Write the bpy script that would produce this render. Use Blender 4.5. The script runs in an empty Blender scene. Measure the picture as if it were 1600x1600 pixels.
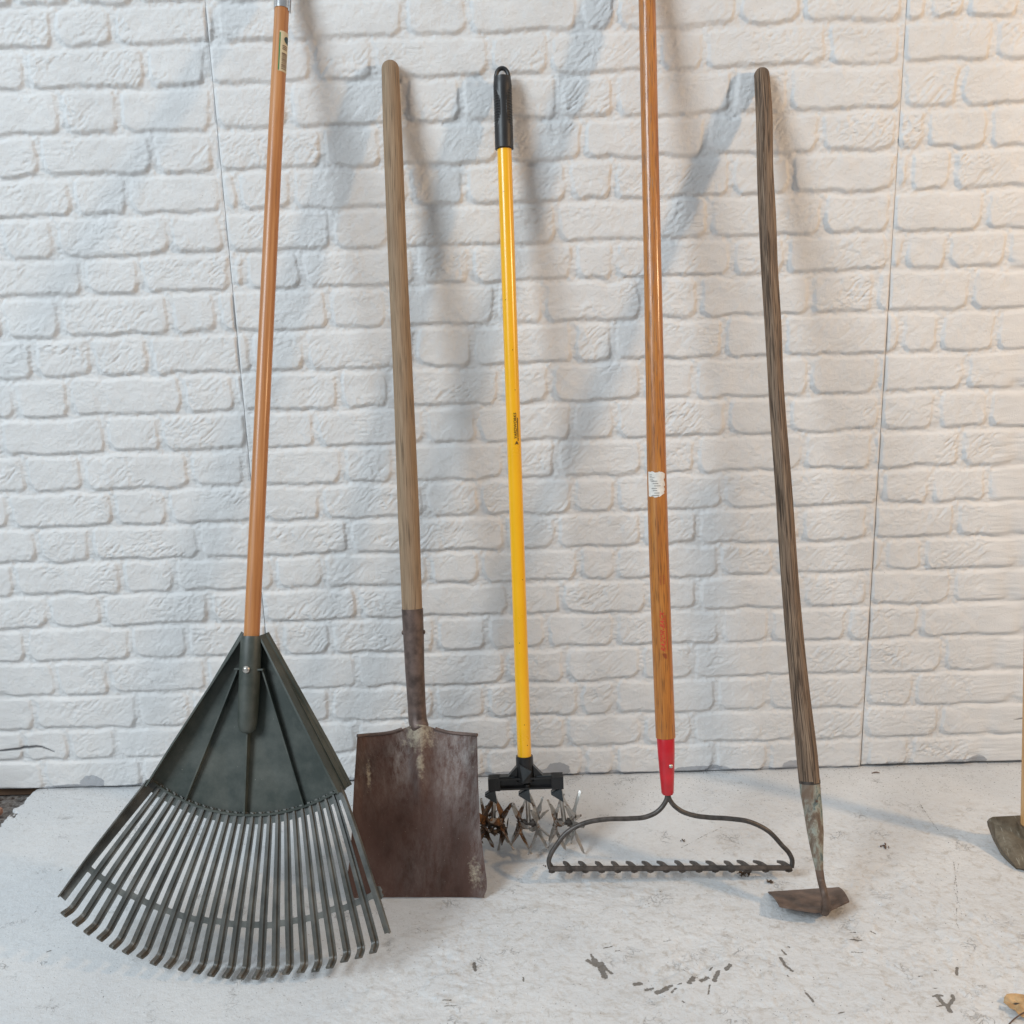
import bpy, math, random
import numpy as np
random.seed(7)
scene = bpy.context.scene
COL = scene.collection
R_ = math.radians
# ------------------------------------------------------------------ camera
F = 1540.0
PITCH, ROLL, YAW = R_(13.9076), R_(-1.7712), R_(-0.46754)
CAM = np.array([0.0, -1.87762, 1.03751])
def nm(v):
    v = np.asarray(v, float); return v / np.linalg.norm(v)
_cp, _sp = math.cos(PITCH), math.sin(PITCH); _cy, _sy = math.cos(YAW), math.sin(YAW)
_f = np.array([_sy*_cp, _cy*_cp, -_sp]); _r = np.array([_cy, -_sy, 0.0]); _u = np.cross(_r, _f)
_cr, _sr = math.cos(ROLL), math.sin(ROLL)
_r, _u = _cr*_r + _sr*_u, -_sr*_r + _cr*_u
def ray(x, y):
    return _f + (x-800)/F*_r - (y-800)/F*_u
def P(x, y, Y=None, Z=None):
    """measured point of the photo (1600 px) on the plane y=Y or z=Z, in metres"""
    d = ray(x, y)
    t = (Y-CAM[1])/d[1] if Y is not None else (Z-CAM[2])/d[2]
    return CAM + t*d
def PP(x, y, o, n):
    d = ray(x, y); return CAM + ((o-CAM) @ n)/(d @ n)*d
cd = bpy.data.cameras.new('camera'); cam = bpy.data.objects.new('camera', cd); COL.objects.link(cam)
cd.sensor_fit = 'HORIZONTAL'; cd.sensor_width = 36.0; cd.lens = 36.0*F/1600; cd.clip_start = 0.02; cd.clip_end = 100
from mathutils import Matrix, Vector
cam.matrix_world = Matrix(((_r[0], _u[0], -_f[0], CAM[0]), (_r[1], _u[1], -_f[1], CAM[1]), (_r[2], _u[2], -_f[2], CAM[2]), (0, 0, 0, 1)))
scene.camera = cam
# ------------------------------------------------------------------ noise (numpy)
_T = {}
def vn(x, y, seed):
    if seed not in _T: _T[seed] = np.random.RandomState(seed).rand(256, 256).astype(np.float32)
    t = _T[seed]
    xf, yf = np.floor(x), np.floor(y)
    a, b = (x-xf).astype(np.float32), (y-yf).astype(np.float32)
    xi, yi = xf.astype(np.int64) & 255, yf.astype(np.int64) & 255
    xj, yj = (xi+1) & 255, (yi+1) & 255
    a = a*a*a*(a*(a*6-15)+10); b = b*b*b*(b*(b*6-15)+10)
    return (t[xi, yi]*(1-a)+t[xj, yi]*a)*(1-b) + (t[xi, yj]*(1-a)+t[xj, yj]*a)*b
def fbm(x, y, seed, o=4, g=0.5):
    s = 0; w = 1; tot = 0
    for i in range(o):
        s = s + w*vn(x*2**i+17.3*i, y*2**i+9.1*i, seed+i); tot += w; w *= g
    return s/tot
def sst(a, b, x):
    t = np.clip((x-a)/(b-a), 0, 1); return t*t*(3-2*t)
# ------------------------------------------------------------------ object helpers
def tag(o, label=None, cat=None, group=None, kind=None):
    if label: o['label'] = label
    if cat: o['category'] = cat
    if group: o['group'] = group
    if kind: o['kind'] = kind
    return o
def thing(name, loc, label, cat, group=None):
    o = bpy.data.objects.new(name, None); COL.objects.link(o); o.location = [float(c) for c in loc]
    o.empty_display_size = 0.05
    return tag(o, label, cat, group)
def root_loc(p):
    l = np.zeros(3)
    while p is not None:
        l = l + np.array(p.location); p = p.parent
    return l
class MB:
    """collects geometry in world metres, links it as one mesh object"""
    def __init__(s): s.v = []; s.f = []; s.uv = []; s.m = []; s.n = 0
    def add(s, verts, faces, uvs=None, mi=0):
        verts = [tuple(map(float, q)) for q in verts]
        s.v += verts
        s.uv += list(uvs) if uvs is not None else [(q[0]*0.7+q[1]*0.7, q[2]+0.3*q[1]) for q in verts]
        for f in faces: s.f.append(tuple(i+s.n for i in f)); s.m.append(mi)
        s.n += len(verts)
    def grid(s, pts, uvs=None, mi=0, flip=False):
        a, b = len(pts), len(pts[0])
        fl = [p for row in pts for p in row]
        fu = None if uvs is None else [u for row in uvs for u in row]
        fs = []
        for i in range(a-1):
            for j in range(b-1):
                q = (i*b+j, i*b+j+1, (i+1)*b+j+1, (i+1)*b+j)
                fs.append(q[::-1] if flip else q)
        s.add(fl, fs, fu, mi)
    def tube(s, pts, rad, seg=24, ref=(0, 1, 0), cap=(True, True), mi=0, prof=None, v0=0.0):
        pts = [np.asarray(p, float) for p in pts]
        if not hasattr(rad, '__len__'): rad = [rad]*len(pts)
        n = len(pts); rows = []; us = []; L = v0; ref = np.asarray(ref, float)
        for i in range(n):
            d = nm(pts[min(i+1, n-1)]-pts[max(i-1, 0)])
            e1 = ref - (ref @ d)*d
            if np.linalg.norm(e1) < 1e-4: e1 = np.array([1., 0, 0]) - d[0]*d
            e1 = nm(e1); e2 = np.cross(d, e1); ref = e1
            if i: L += np.linalg.norm(pts[i]-pts[i-1])
            row = []; ur = []
            for k in range(seg+1):
                a = 2*math.pi*k/seg
                r = rad[i] if prof is None else rad[i]*prof(i, a)
                row.append(pts[i] + r*(math.cos(a)*e1 + math.sin(a)*e2)); ur.append((a*max(rad), L))
            rows.append(row); us.append(ur)
        s.grid(rows, us, mi, flip=True)
        for end, c in ((0, cap[0]), (n-1, cap[1])):
            if c:
                s.add([pts[end]]+rows[end], [((0, k+1, k+2) if end == 0 else (0, k+2, k+1)) for k in range(seg)], None, mi)
    def box(s, c, ex, ey, ez, mi=0):
        c = np.asarray(c, float); ex, ey, ez = map(lambda q: np.asarray(q, float)/2, (ex, ey, ez))
        v = [c+a*ex+b*ey+d*ez for a in (-1, 1) for b in (-1, 1) for d in (-1, 1)]
        if np.cross(ex, ey) @ ez < 0: fs = [(0, 2, 3, 1), (4, 5, 7, 6), (0, 1, 5, 4), (2, 6, 7, 3), (0, 4, 6, 2), (1, 3, 7, 5)]
        else: fs = [(0, 1, 3, 2), (4, 6, 7, 5), (0, 4, 5, 1), (2, 3, 7, 6), (0, 2, 6, 4), (1, 5, 7, 3)]
        s.add(v, fs, None, mi)
    def prism(s, poly, off, mi=0):
        """poly: list of 3d points; off: vector; closed slab"""
        poly = [np.asarray(p, float) for p in poly]; n = len(poly); off = np.asarray(off, float)
        nr = sum((np.cross(poly[i], poly[(i+1) % n]) for i in range(n)), np.zeros(3))
        if nr @ off > 0: poly = poly[::-1]
        v = poly + [p+off for p in poly]
        s.add(v, [tuple(range(n)), tuple(range(2*n-1, n-1, -1))] + [((i+1) % n, i, n+i, n+(i+1) % n) for i in range(n)], None, mi)
    def slab(s, pts, nrm, th, uvs=None, mi=0):
        """two-sided sheet with a rim, pts[i][j] front, nrm[i][j]"""
        a, b = len(pts), len(pts[0])
        back = [[pts[i][j]-th*nrm[i][j] for j in range(b)] for i in range(a)]
        s.grid(pts, uvs, mi); s.grid(back, uvs, mi, flip=True)
        bd = [(0, j) for j in range(b)] + [(i, b-1) for i in range(1, a)] + [(a-1, j) for j in range(b-2, -1, -1)] + [(i, 0) for i in range(a-2, 0, -1)]
        fr = [pts[i][j] for i, j in bd]+[pts[0][0]]; bk = [back[i][j] for i, j in bd]+[back[0][0]]
        s.grid([fr, bk], None, mi, flip=False)
    def build(s, name, mats, parent=None, sharp=35, attrs=None):
        me = bpy.data.meshes.new(name)
        o0 = root_loc(parent) if parent is not None else np.zeros(3)
        me.from_pydata([tuple(np.array(q)-o0) for q in s.v], [], s.f)
        if not isinstance(mats, (list, tuple)): mats = [mats]
        for m in mats: me.materials.append(m)
        me.polygons.foreach_set('material_index', s.m)
        ul = me.uv_layers.new(name='UVMap')
        li = np.zeros(len(me.loops), np.int32); me.loops.foreach_get('vertex_index', li)
        ul.data.foreach_set('uv', np.array(s.uv, np.float32)[li].ravel())
        me.polygons.foreach_set('use_smooth', [True]*len(me.polygons))
        if sharp is not None: me.set_sharp_from_angle(angle=R_(sharp))
        if attrs:
            for k, arr in attrs.items():
                at = me.attributes.new(k, 'FLOAT', 'POINT'); at.data.foreach_set('value', np.asarray(arr, np.float32))
        me.validate(); me.update()
        o = bpy.data.objects.new(name, me); COL.objects.link(o)
        if parent is not None: o.parent = parent
        return o
def heightmesh(name, X, Y, Z, mat, attrs, parent=None, skirt=None):
    """structured grid arrays (a,b) -> mesh, fast"""
    a, b = X.shape
    co = np.stack([X, Y, Z], -1).reshape(-1, 3).astype(np.float32)
    ii = np.arange(a*b).reshape(a, b)
    q = np.stack([ii[:-1, :-1], ii[:-1, 1:], ii[1:, 1:], ii[1:, :-1]], -1).reshape(-1, 4)
    extra = {}
    if skirt is not None:
        bd = np.concatenate([ii[0, :], ii[1:, -1], ii[-1, -2::-1], ii[-2:0:-1, 0]])
        sk = co[bd].copy(); sk[:, skirt[0]] = skirt[1]
        n0 = len(co); co = np.concatenate([co, sk]); k = len(bd); t = np.arange(k); t2 = (t+1) % k
        q = np.concatenate([q, np.stack([bd[t2], bd[t], n0+t, n0+t2], -1)])
        for kk, v in attrs.items(): extra[kk] = np.concatenate([v.ravel(), v.ravel()[bd]])
    else:
        for kk, v in attrs.items(): extra[kk] = v.ravel()
    me = bpy.data.meshes.new(name)
    me.vertices.add(len(co)); me.vertices.foreach_set('co', co.ravel())
    me.loops.add(q.size); me.loops.foreach_set('vertex_index', q.ravel().astype(np.int32))
    me.polygons.add(len(q)); me.polygons.foreach_set('loop_start', np.arange(0, q.size, 4, dtype=np.int32))
    me.polygons.foreach_set('use_smooth', np.ones(len(q), bool))
    me.update(calc_edges=True)
    for kk, v in extra.items():
        at = me.attributes.new(kk, 'FLOAT', 'POINT'); at.data.foreach_set('value', v.astype(np.float32))
    me.materials.append(mat); me.validate()
    if skirt is not None: me.set_sharp_from_angle(angle=R_(75))
    o = bpy.data.objects.new(name, me); COL.objects.link(o)
    return o
# ------------------------------------------------------------------ material helpers
class M:
    def __init__(s, name, rough=0.5, metal=0.0):
        s.m = bpy.data.materials.new(name); s.m.use_nodes = True; s.t = s.m.node_tree; s.t.nodes.clear()
        s.out = s.t.nodes.new('ShaderNodeOutputMaterial'); s.b = s.t.nodes.new('ShaderNodeBsdfPrincipled')
        s.t.links.new(s.b.outputs[0], s.out.inputs[0])
        s.b.inputs['Roughness'].default_value = rough; s.b.inputs['Metallic'].default_value = metal
        s.tc = s.t.nodes.new('ShaderNodeTexCoord')
    def lk(s, a, b): s.t.links.new(a, b)
    def put(s, node, key, val):
        i = node.inputs[key]
        if hasattr(val, 'is_linked') or isinstance(val, bpy.types.NodeSocket): s.lk(val, i)
        elif isinstance(val, (tuple, list)) and i.type == 'RGBA': i.default_value = (*val[:3], 1)
        else: i.default_value = val
    def vec(s, src='Object', scale=(1, 1, 1), rot=(0, 0, 0)):
        n = s.t.nodes.new('ShaderNodeMapping'); s.lk(s.tc.outputs[src], n.inputs[0])
        n.inputs['Scale'].default_value = scale; n.inputs['Rotation'].default_value = rot
        return n.outputs[0]
    def noise(s, v, scale=1.0, detail=4, rough=0.55, dist=0.0):
        n = s.t.nodes.new('ShaderNodeTexNoise'); s.lk(v, n.inputs['Vector']); n.inputs['Scale'].default_value = scale
        n.inputs['Detail'].default_value = detail; n.inputs['Roughness'].default_value = rough; n.inputs['Distortion'].default_value = dist
        return n.outputs['Fac']
    def ramp(s, fac, stops):
        n = s.t.nodes.new('ShaderNodeValToRGB'); s.lk(fac, n.inputs[0]); e = n.color_ramp.elements
        while len(e) > 1: e.remove(e[-1])
        for i, (p, c) in enumerate(stops):
            el = e[0] if i == 0 else e.new(p)
            el.position = p; el.color = (c, c, c, 1) if not hasattr(c, '__len__') else (*c, 1)
        return n.outputs[0]
    def mix(s, f, a, b, mode='MIX'):
        n = s.t.nodes.new('ShaderNodeMix'); n.data_type = 'RGBA'; n.blend_type = mode; n.clamp_factor = True
        s.put(n, 0, f); s.put(n, 6, a); s.put(n, 7, b); return n.outputs[2]
    def math(s, op, a, b=0.0, c=None, clamp=False):
        n = s.t.nodes.new('ShaderNodeMath'); n.operation = op; n.use_clamp = clamp; s.put(n, 0, a); s.put(n, 1, b)
        if c is not None: s.put(n, 2, c)
        return n.outputs[0]
    def attr(s, name):
        n = s.t.nodes.new('ShaderNodeAttribute'); n.attribute_name = name; return n.outputs['Fac']
    def step(s, x, lo, hi): return s.ramp(x, [(lo, 0.0), (hi, 1.0)])
    def bump(s, h, dist=0.001, strength=1.0):
        n = s.t.nodes.new('ShaderNodeBump'); n.inputs['Distance'].default_value = dist; n.inputs['Strength'].default_value = strength
        s.lk(h, n.inputs['Height']); s.lk(n.outputs[0], s.b.inputs['Normal'])
    def color(s, c): s.put(s.b, 'Base Color', c); return s
    def rough(s, r): s.put(s.b, 'Roughness', r); return s
def plain(name, col, rough=0.5, metal=0.0, var=0.25, scale=40, bump=0.0003, src='Object', bs=300, coat=0.0):
    m = M(name, rough, metal)
    n = m.noise(m.vec(src), scale, 5)
    m.color(m.mix(m.step(n, 0.3, 0.7), tuple(c*(1-var) for c in col), tuple(min(1, c*(1+var)) for c in col)))
    m.rough(m.math('ADD', m.math('MULTIPLY', n, 0.2), rough-0.1))
    if coat: m.b.inputs['Coat Weight'].default_value = coat; m.b.inputs['Coat Roughness'].default_value = 0.2
    if bump: m.bump(m.noise(m.vec(src), bs, 3), bump)
    return m.m
def wood(name, cols, rough=0.5, coat=0.0, fu=420, fv=9, bump=0.0006, dark=(0.02, 0.012, 0.006), dlo=0.62, dhi=0.75, damt=0.5, blot=0.5, crack=0.0, dv=14, wob=0.0):
    """cols dark, mid, light; UV in metres: u round the stick, v along it"""
    m = M(name, rough)
    v = m.vec('UV', (fu, fv, 1))
    g = m.noise(v, 1.0, 5, 0.6, wob)
    c = m.ramp(g, [(0.28, cols[0]), (0.5, cols[1]), (0.72, cols[2])])
    b = m.noise(m.vec('UV', (30, 5, 1)), 1.0, 3)
    c = m.mix(m.math('MULTIPLY', m.step(b, 0.4, 0.75), blot), c, cols[0])
    p = m.noise(m.vec('UV', (fu*1.5, dv, 1)), 1.0, 3, 0.5, wob)
    pk = m.step(p, dlo, dhi)
    c = m.mix(m.math('MULTIPLY', pk, damt), c, dark)
    m.color(c)
    h = m.math('SUBTRACT', g, m.math('MULTIPLY', pk, 0.8+crack))
    m.bump(h, bump)
    m.rough(m.math('ADD', m.math('MULTIPLY', g, 0.15), rough-0.07))
    if coat: m.b.inputs['Coat Weight'].default_value = coat; m.b.inputs['Coat Roughness'].default_value = 0.18
    return m.m
# wall: white emboss panel, tiny specks, grey floor-paint smears, torn streaks
def mat_wall():
    m = M('white_brick_paint', 0.62)
    o = m.vec('Object')
    c = m.mix(m.step(m.noise(o, 9, 3), 0.35, 0.7), (0.68, 0.676, 0.67), (0.735, 0.73, 0.723))
    c = m.mix(m.math('MULTIPLY', m.step(m.noise(o, 45, 6, 0.65), 0.55, 0.75), 0.35), c, (0.68, 0.67, 0.65))
    sp = m.math('MULTIPLY', m.step(m.noise(o, 330, 1), 0.79, 0.82), m.step(m.noise(o, 12, 2), 0.5, 0.6))
    c = m.mix(m.math('MULTIPLY', sp, 0.75), c, (0.12, 0.11, 0.10))
    sm = m.math('ADD', m.attr('smear'), m.math('MULTIPLY', m.math('SUBTRACT', m.noise(o, 120, 4), 0.5), 0.35))
    c = m.mix(m.step(sm, 0.47, 0.53), c, (0.40, 0.41, 0.43))
    c = m.mix(m.math('MULTIPLY', m.attr('tear'), 0.95), c, (0.05, 0.05, 0.055))
    m.color(c)
    h = m.math('ADD', m.noise(o, 420, 4, 0.6), m.math('MULTIPLY', m.noise(o, 1400, 2), 0.35))
    m.bump(h, 0.0013, 0.9)
    return m.m
def mat_floor():
    m = M('painted_concrete', 0.6)
    o = m.vec('Object')
    ptex = (0.585, 0.60, 0.612)
    c = m.mix(m.step(m.noise(o, 5, 4), 0.35, 0.7), ptex, (0.655, 0.66, 0.66))
    # worn warm-grey traffic dirt in streaks
    st = m.noise(m.vec('Object', (22, 44, 1), (0, 0, 0.35)), 1.0, 8, 0.75, 0.9)
    c = m.mix(m.math('MULTIPLY', m.step(st, 0.52, 0.74), m.math('MULTIPLY', m.attr('worn'), 0.75)), c, (0.42, 0.385, 0.34))
    f = m.noise(o, 55, 8, 0.7, 0.4)
    c = m.mix(m.math('MULTIPLY', m.step(f, 0.53, 0.66), m.math('MULTIPLY', m.attr('worn'), 0.7)), c, (0.43, 0.40, 0.36))
    f2 = m.noise(m.vec('Object', (70, 150, 1), (0, 0, 0.6)), 1.0, 7, 0.72, 0.5)
    c = m.mix(m.math('MULTIPLY', m.step(f2, 0.57, 0.7), 0.45), c, (0.36, 0.35, 0.34))
    # hair cracks: contour lines of a warped noise
    def line(scale, w, d=0.8, rot=0.0, sc=(1, 1, 1)):
        n = m.noise(m.vec('Object', sc, (0, 0, rot)), scale, 3, 0.5, d)
        a = m.math('ABSOLUTE', m.math('SUBTRACT', n, 0.5))
        return m.math('SUBTRACT', 1.0, m.step(a, w*0.25, w))
    k = m.math('MULTIPLY', m.math('MAXIMUM', line(26, 0.016), line(52, 0.018, 1.2)), m.step(m.noise(o, 15, 5), 0.575, 0.66))
    c = m.mix(m.math('MULTIPLY', k, 0.5), c, (0.13, 0.12, 0.11))
    # scratches
    s1 = m.noise(m.vec('Object', (8, 260, 1), (0, 0, 0.5)), 1.0, 3)
    s2 = m.noise(m.vec('Object', (7, 240, 1), (0, 0, -0.25)), 1.0, 3)
    s = m.math('MULTIPLY', m.math('MAXIMUM', m.step(s1, 0.70, 0.78), m.step(s2, 0.72, 0.79)), m.step(m.noise(o, 7, 3), 0.48, 0.62))
    c = m.mix(m.math('MULTIPLY', s, 0.5), c, (0.22, 0.20, 0.18))
    # dirt specks, thicker near the wall
    sp = m.noise(o, 270, 2, 0.5)
    th = m.math('SUBTRACT', sp, m.math('MULTIPLY', m.math('SUBTRACT', 1.0, m.attr('dirt')), 0.08))
    c = m.mix(m.math('MULTIPLY', m.step(th, 0.655, 0.69), 0.85), c, (0.09, 0.085, 0.08))
    g1 = m.noise(o, 620, 3, 0.6)
    c = m.mix(m.math('MULTIPLY', m.step(g1, 0.52, 0.68), 0.22), c, (0.40, 0.40, 0.40))
    # chips down to the brown ground
    ch = m.math('ADD', m.attr('chip'), m.math('MULTIPLY', m.math('SUBTRACT', m.noise(o, 210, 6, 0.72), 0.5), 1.7))
    chm = m.step(ch, 0.49, 0.53)
    c = m.mix(m.math('MULTIPLY', chm, 0.80), c, (0.085, 0.070, 0.052))
    br = m.attr('broken')
    bc = m.ramp(m.noise(o, 110, 6, 0.7), [(0.35, (0.035, 0.022, 0.018)), (0.5, (0.16, 0.14, 0.125)), (0.7, (0.30, 0.29, 0.28))])
    c = m.mix(m.step(br, 0.35, 0.55), c, bc)
    m.color(c)
    h = m.math('ADD', m.noise(o, 210, 5, 0.65), m.math('MULTIPLY', m.noise(o, 60, 4), 0.8))
    h = m.math('SUBTRACT', h, m.math('MULTIPLY', chm, 0.7))
    h = m.math('SUBTRACT', h, m.math('MULTIPLY', k, 0.6))
    m.bump(h, 0.0012, 0.9)
    m.rough(m.math('ADD', 0.45, m.math('MULTIPLY', m.noise(o, 30, 4), 0.3)))
    return m.m
WALL = mat_wall(); FLOOR = mat_floor()
W_RAKE = wood('varnished_tan_wood', [(0.33, 0.125, 0.036), (0.47, 0.195, 0.062), (0.56, 0.265, 0.10)], 0.42, 0.25, fu=260, fv=6, bump=0.00015, damt=0.45, dlo=0.64, dhi=0.8, blot=0.6)
W_SHOV = wood('weathered_grey_wood', [(0.205, 0.130, 0.075), (0.30, 0.205, 0.125), (0.40, 0.29, 0.19)], 0.7, 0, fu=520, fv=9, bump=0.0006, damt=0.7, dlo=0.55, dhi=0.7, blot=0.6, dark=(0.06, 0.045, 0.028))
W_BOW = wood('worn_amber_wood', [(0.30, 0.095, 0.016), (0.46, 0.17, 0.030), (0.55, 0.24, 0.055)], 0.38, 0.45, fu=270, fv=6, bump=0.0004, damt=0.6, dlo=0.52, dhi=0.68, blot=0.5, dark=(0.060, 0.024, 0.008), dv=26)
W_HOE = wood('cracked_brown_wood', [(0.105, 0.066, 0.043), (0.205, 0.138, 0.090), (0.34, 0.245, 0.165)], 0.72, 0, fu=330, fv=10, bump=0.0014, damt=0.75, dlo=0.53, dhi=0.63, blot=0.5, crack=1.0, dark=(0.022, 0.013, 0.009), dv=11, wob=0.9)
W_MAT = wood('pale_tan_wood', [(0.40, 0.20, 0.07), (0.55, 0.31, 0.12), (0.62, 0.40, 0.2)], 0.45, 0.2, fu=300, fv=6, bump=0.0002, damt=0.3)
GREEN = plain('dark_green_plastic', (0.030, 0.040, 0.034), 0.45, 0, 0.3, 18, 0.00015)
def mat_rake_plastic():
    m = M('dusty_green_plastic', 0.42)
    o = m.vec('Object')
    d = m.noise(o, 14, 6, 0.65)
    c = m.mix(m.step(d, 0.42, 0.75), (0.033, 0.043, 0.037), (0.098, 0.104, 0.090))
    c = m.mix(m.math('MULTIPLY', m.step(m.noise(o, 240, 2), 0.76, 0.79), 0.7), c, (0.4, 0.38, 0.33))
    m.color(c); m.rough(m.math('ADD', 0.34, m.math('MULTIPLY', d, 0.25)))
    m.bump(m.noise(o, 350, 3), 0.00012); return m.m
RPL = mat_rake_plastic()
def mat_tine(k=1.0):
    m = M('worn_tine_plastic', 0.4)
    o = m.vec('Object')
    d = m.noise(o, 30, 5, 0.6)
    c = m.mix(m.step(d, 0.4, 0.7), (0.062*k, 0.065*k, 0.060*k), (0.135*k, 0.133*k, 0.120*k))
    w = m.math('MULTIPLY', m.attr('tip'), m.math('MULTIPLY', m.step(m.noise(o, 160, 5, 0.7), 0.42, 0.66), 0.55))
    c = m.mix(w, c, (0.17, 0.125, 0.085))
    m.color(c); m.rough(m.math('ADD', 0.3, m.math('MULTIPLY', d, 0.25))); m.bump(m.noise(o, 500, 3), 0.0002); return m.m
TINE = mat_tine(); BAND = mat_tine(1.4)
def mat_blade():
    m = M('rusty_blade_steel', 0.5, 0.35)
    o = m.vec('Object')
    a = m.noise(m.vec('Object', (9, 9, 4)), 1.0, 6, 0.65, 0.3)
    c = m.ramp(a, [(0.3, (0.045, 0.020, 0.013)), (0.5, (0.092, 0.046, 0.035)), (0.72, (0.165, 0.105, 0.086))])
    g = m.math('MULTIPLY', m.attr('grey'), m.step(m.noise(m.vec('Object', (95, 95, 16)), 1.0, 7, 0.75), 0.38, 0.66))
    c = m.mix(m.math('MULTIPLY', g, 0.8), c, (0.40, 0.37, 0.35))
    k = m.math('ADD', m.attr('crust'), m.math('MULTIPLY', m.math('SUBTRACT', m.noise(o, 130, 7, 0.72), 0.5), 1.5))
    km = m.step(k, 0.42, 0.82)
    c = m.mix(m.math('MULTIPLY', km, 0.8), c, (0.43, 0.375, 0.28))
    fl = m.step(m.noise(o, 420, 2), 0.73, 0.77)
    c = m.mix(m.math('MULTIPLY', fl, 0.5), c, (0.5, 0.45, 0.38))
    m.color(c); m.put(m.b, 'Metallic', m.math('MULTIPLY', m.math('SUBTRACT', 1.0, km), 0.3))
    m.rough(m.math('ADD', 0.38, m.math('MULTIPLY', a, 0.3)))
    m.bump(m.math('ADD', m.noise(o, 260, 5, 0.7), m.math('MULTIPLY', km, 0.8)), 0.0007, 0.7); return m.m
BLADE = mat_blade()
SOCK = plain('brown_patina_steel', (0.125, 0.088, 0.075), 0.5, 0.35, 0.45, 60, 0.0003)
YELLOW = plain('yellow_enamel', (0.88, 0.45, 0.006), 0.3, 0, 0.04, 12, 0.00003, coat=0.5)
BLACK = plain('black_plastic', (0.012, 0.012, 0.013), 0.38, 0, 0.3, 40, 0.0001)
RUBBER = plain('black_rubber', (0.018, 0.018, 0.019), 0.42, 0, 0.2, 40, 0.00008)
FIN = plain('slate_plastic', (0.030, 0.037, 0.042), 0.4, 0, 0.3, 50, 0.0001)
def mat_star():
    m = M('rusty_bright_steel', 0.45, 0.8)
    o = m.vec('Object'); a = m.noise(o, 55, 6, 0.7)
    r = m.math('ADD', a, m.math('MULTIPLY', m.attr('rust'), 0.35))
    k = m.step(r, 0.56, 0.68)
    c = m.mix(k, (0.46, 0.44, 0.41), m.ramp(m.noise(o, 150, 4), [(0.35, (0.035, 0.016, 0.008)), (0.65, (0.21, 0.095, 0.03))]))
    m.color(c); m.put(m.b, 'Metallic', m.math('MULTIPLY', m.math('SUBTRACT', 1.0, k), 0.85)); m.rough(m.math('ADD', 0.42, m.math('MULTIPLY', k, 0.3)))
    m.bump(m.noise(o, 330, 4), 0.0004); return m.m
STAR = mat_star()
ROD = plain('grey_steel_rod', (0.085, 0.076, 0.070), 0.42, 0.5, 0.35, 120, 0.0003)
IRON = plain('dark_forged_iron', (0.075, 0.062, 0.054), 0.48, 0.5, 0.5, 90, 0.0005)
RED = plain('red_enamel', (0.50, 0.012, 0.022), 0.32, 0, 0.18, 30, 0.0002, coat=0.3)
STEEL = plain('bright_steel', (0.60, 0.61, 0.62), 0.26, 1.0, 0.1, 40, 0.00005)
SILVER = plain('bare_rivet_steel', (0.55, 0.52, 0.48), 0.35, 0.9, 0.15, 90, 0.0002)
def mat_hoe():
    m = M('chipped_green_ferrule', 0.6, 0.1)
    o = m.vec('Object'); a = m.noise(m.vec('Object', (70, 70, 30)), 1.0, 6, 0.7, 0.4)
    c = m.ramp(a, [(0.3, (0.10, 0.065, 0.045)), (0.44, (0.19, 0.145, 0.105)), (0.53, (0.33, 0.335, 0.28)), (0.62, (0.11, 0.15, 0.145)), (0.75, (0.045, 0.06, 0.065))])
    br = m.step(m.noise(m.vec('Object', (26, 26, 9)), 1.0, 4), 0.48, 0.56)
    c = m.mix(m.math('MULTIPLY', br, 0.8), c, (0.16, 0.105, 0.07))
    m.color(c); m.bump(m.noise(o, 300, 5, 0.7), 0.0007); return m.m
HOEF = mat_hoe()
HOEB = plain('brown_rust_steel', (0.125, 0.085, 0.065), 0.55, 0.25, 0.5, 45, 0.0005)
def mat_mattock():
    m = M('scratched_forged_steel', 0.5, 0.5)
    o = m.vec('Object')
    c = m.ramp(m.noise(o, 40, 6, 0.7), [(0.3, (0.095, 0.07, 0.045)), (0.6, (0.17, 0.137, 0.095)), (0.8, (0.26, 0.215, 0.155))])
    s = m.step(m.noise(m.vec('Object', (260, 40, 40), (0, 0, 0.7)), 1.0, 4, 0.6), 0.6, 0.7)
    c = m.mix(m.math('MULTIPLY', s, 0.55), c, (0.42, 0.38, 0.3)); m.color(c); m.bump(m.noise(o, 220, 5), 0.0006); return m.m
MATT = mat_mattock()
LEAF = plain('dry_tan_leaf', (0.46, 0.30, 0.15), 0.65, 0, 0.35, 60, 0.0006)
STEM = plain('dark_brown_stem', (0.10, 0.055, 0.035), 0.6, 0, 0.3, 60, 0.0002)
DIRT = plain('dry_brown_dirt', (0.085, 0.056, 0.036), 0.85, 0, 0.5, 300, 0.0012)
PEB = plain('reddish_stone', (0.30, 0.16, 0.11), 0.8, 0, 0.4, 150, 0.001)
BACK = plain('dark_fibreboard', (0.11, 0.062, 0.035), 0.8, 0, 0.5, 20, 0.0005)
PAPER = plain('torn_white_paper', (0.70, 0.67, 0.62), 0.6, 0, 0.12, 160, 0.0002)
CREAM = plain('cream_label_paper', (0.62, 0.52, 0.34), 0.45, 0, 0.08, 60, 0.00005)
LGREEN = plain('label_green_ink', (0.03, 0.20, 0.06), 0.45, 0, 0.2, 60, 0)
LDARK = plain('label_dark_ink', (0.02, 0.045, 0.045), 0.45, 0, 0.2, 60, 0)
LBROWN = plain('label_bar_ink', (0.09, 0.04, 0.025), 0.45, 0, 0.2, 60, 0)
INKB = plain('black_ink', (0.02, 0.014, 0.01), 0.4, 0, 0.2, 200, 0)
INKR = plain('faded_red_ink', (0.56, 0.045, 0.03), 0.45, 0, 0.3, 300, 0)

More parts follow.
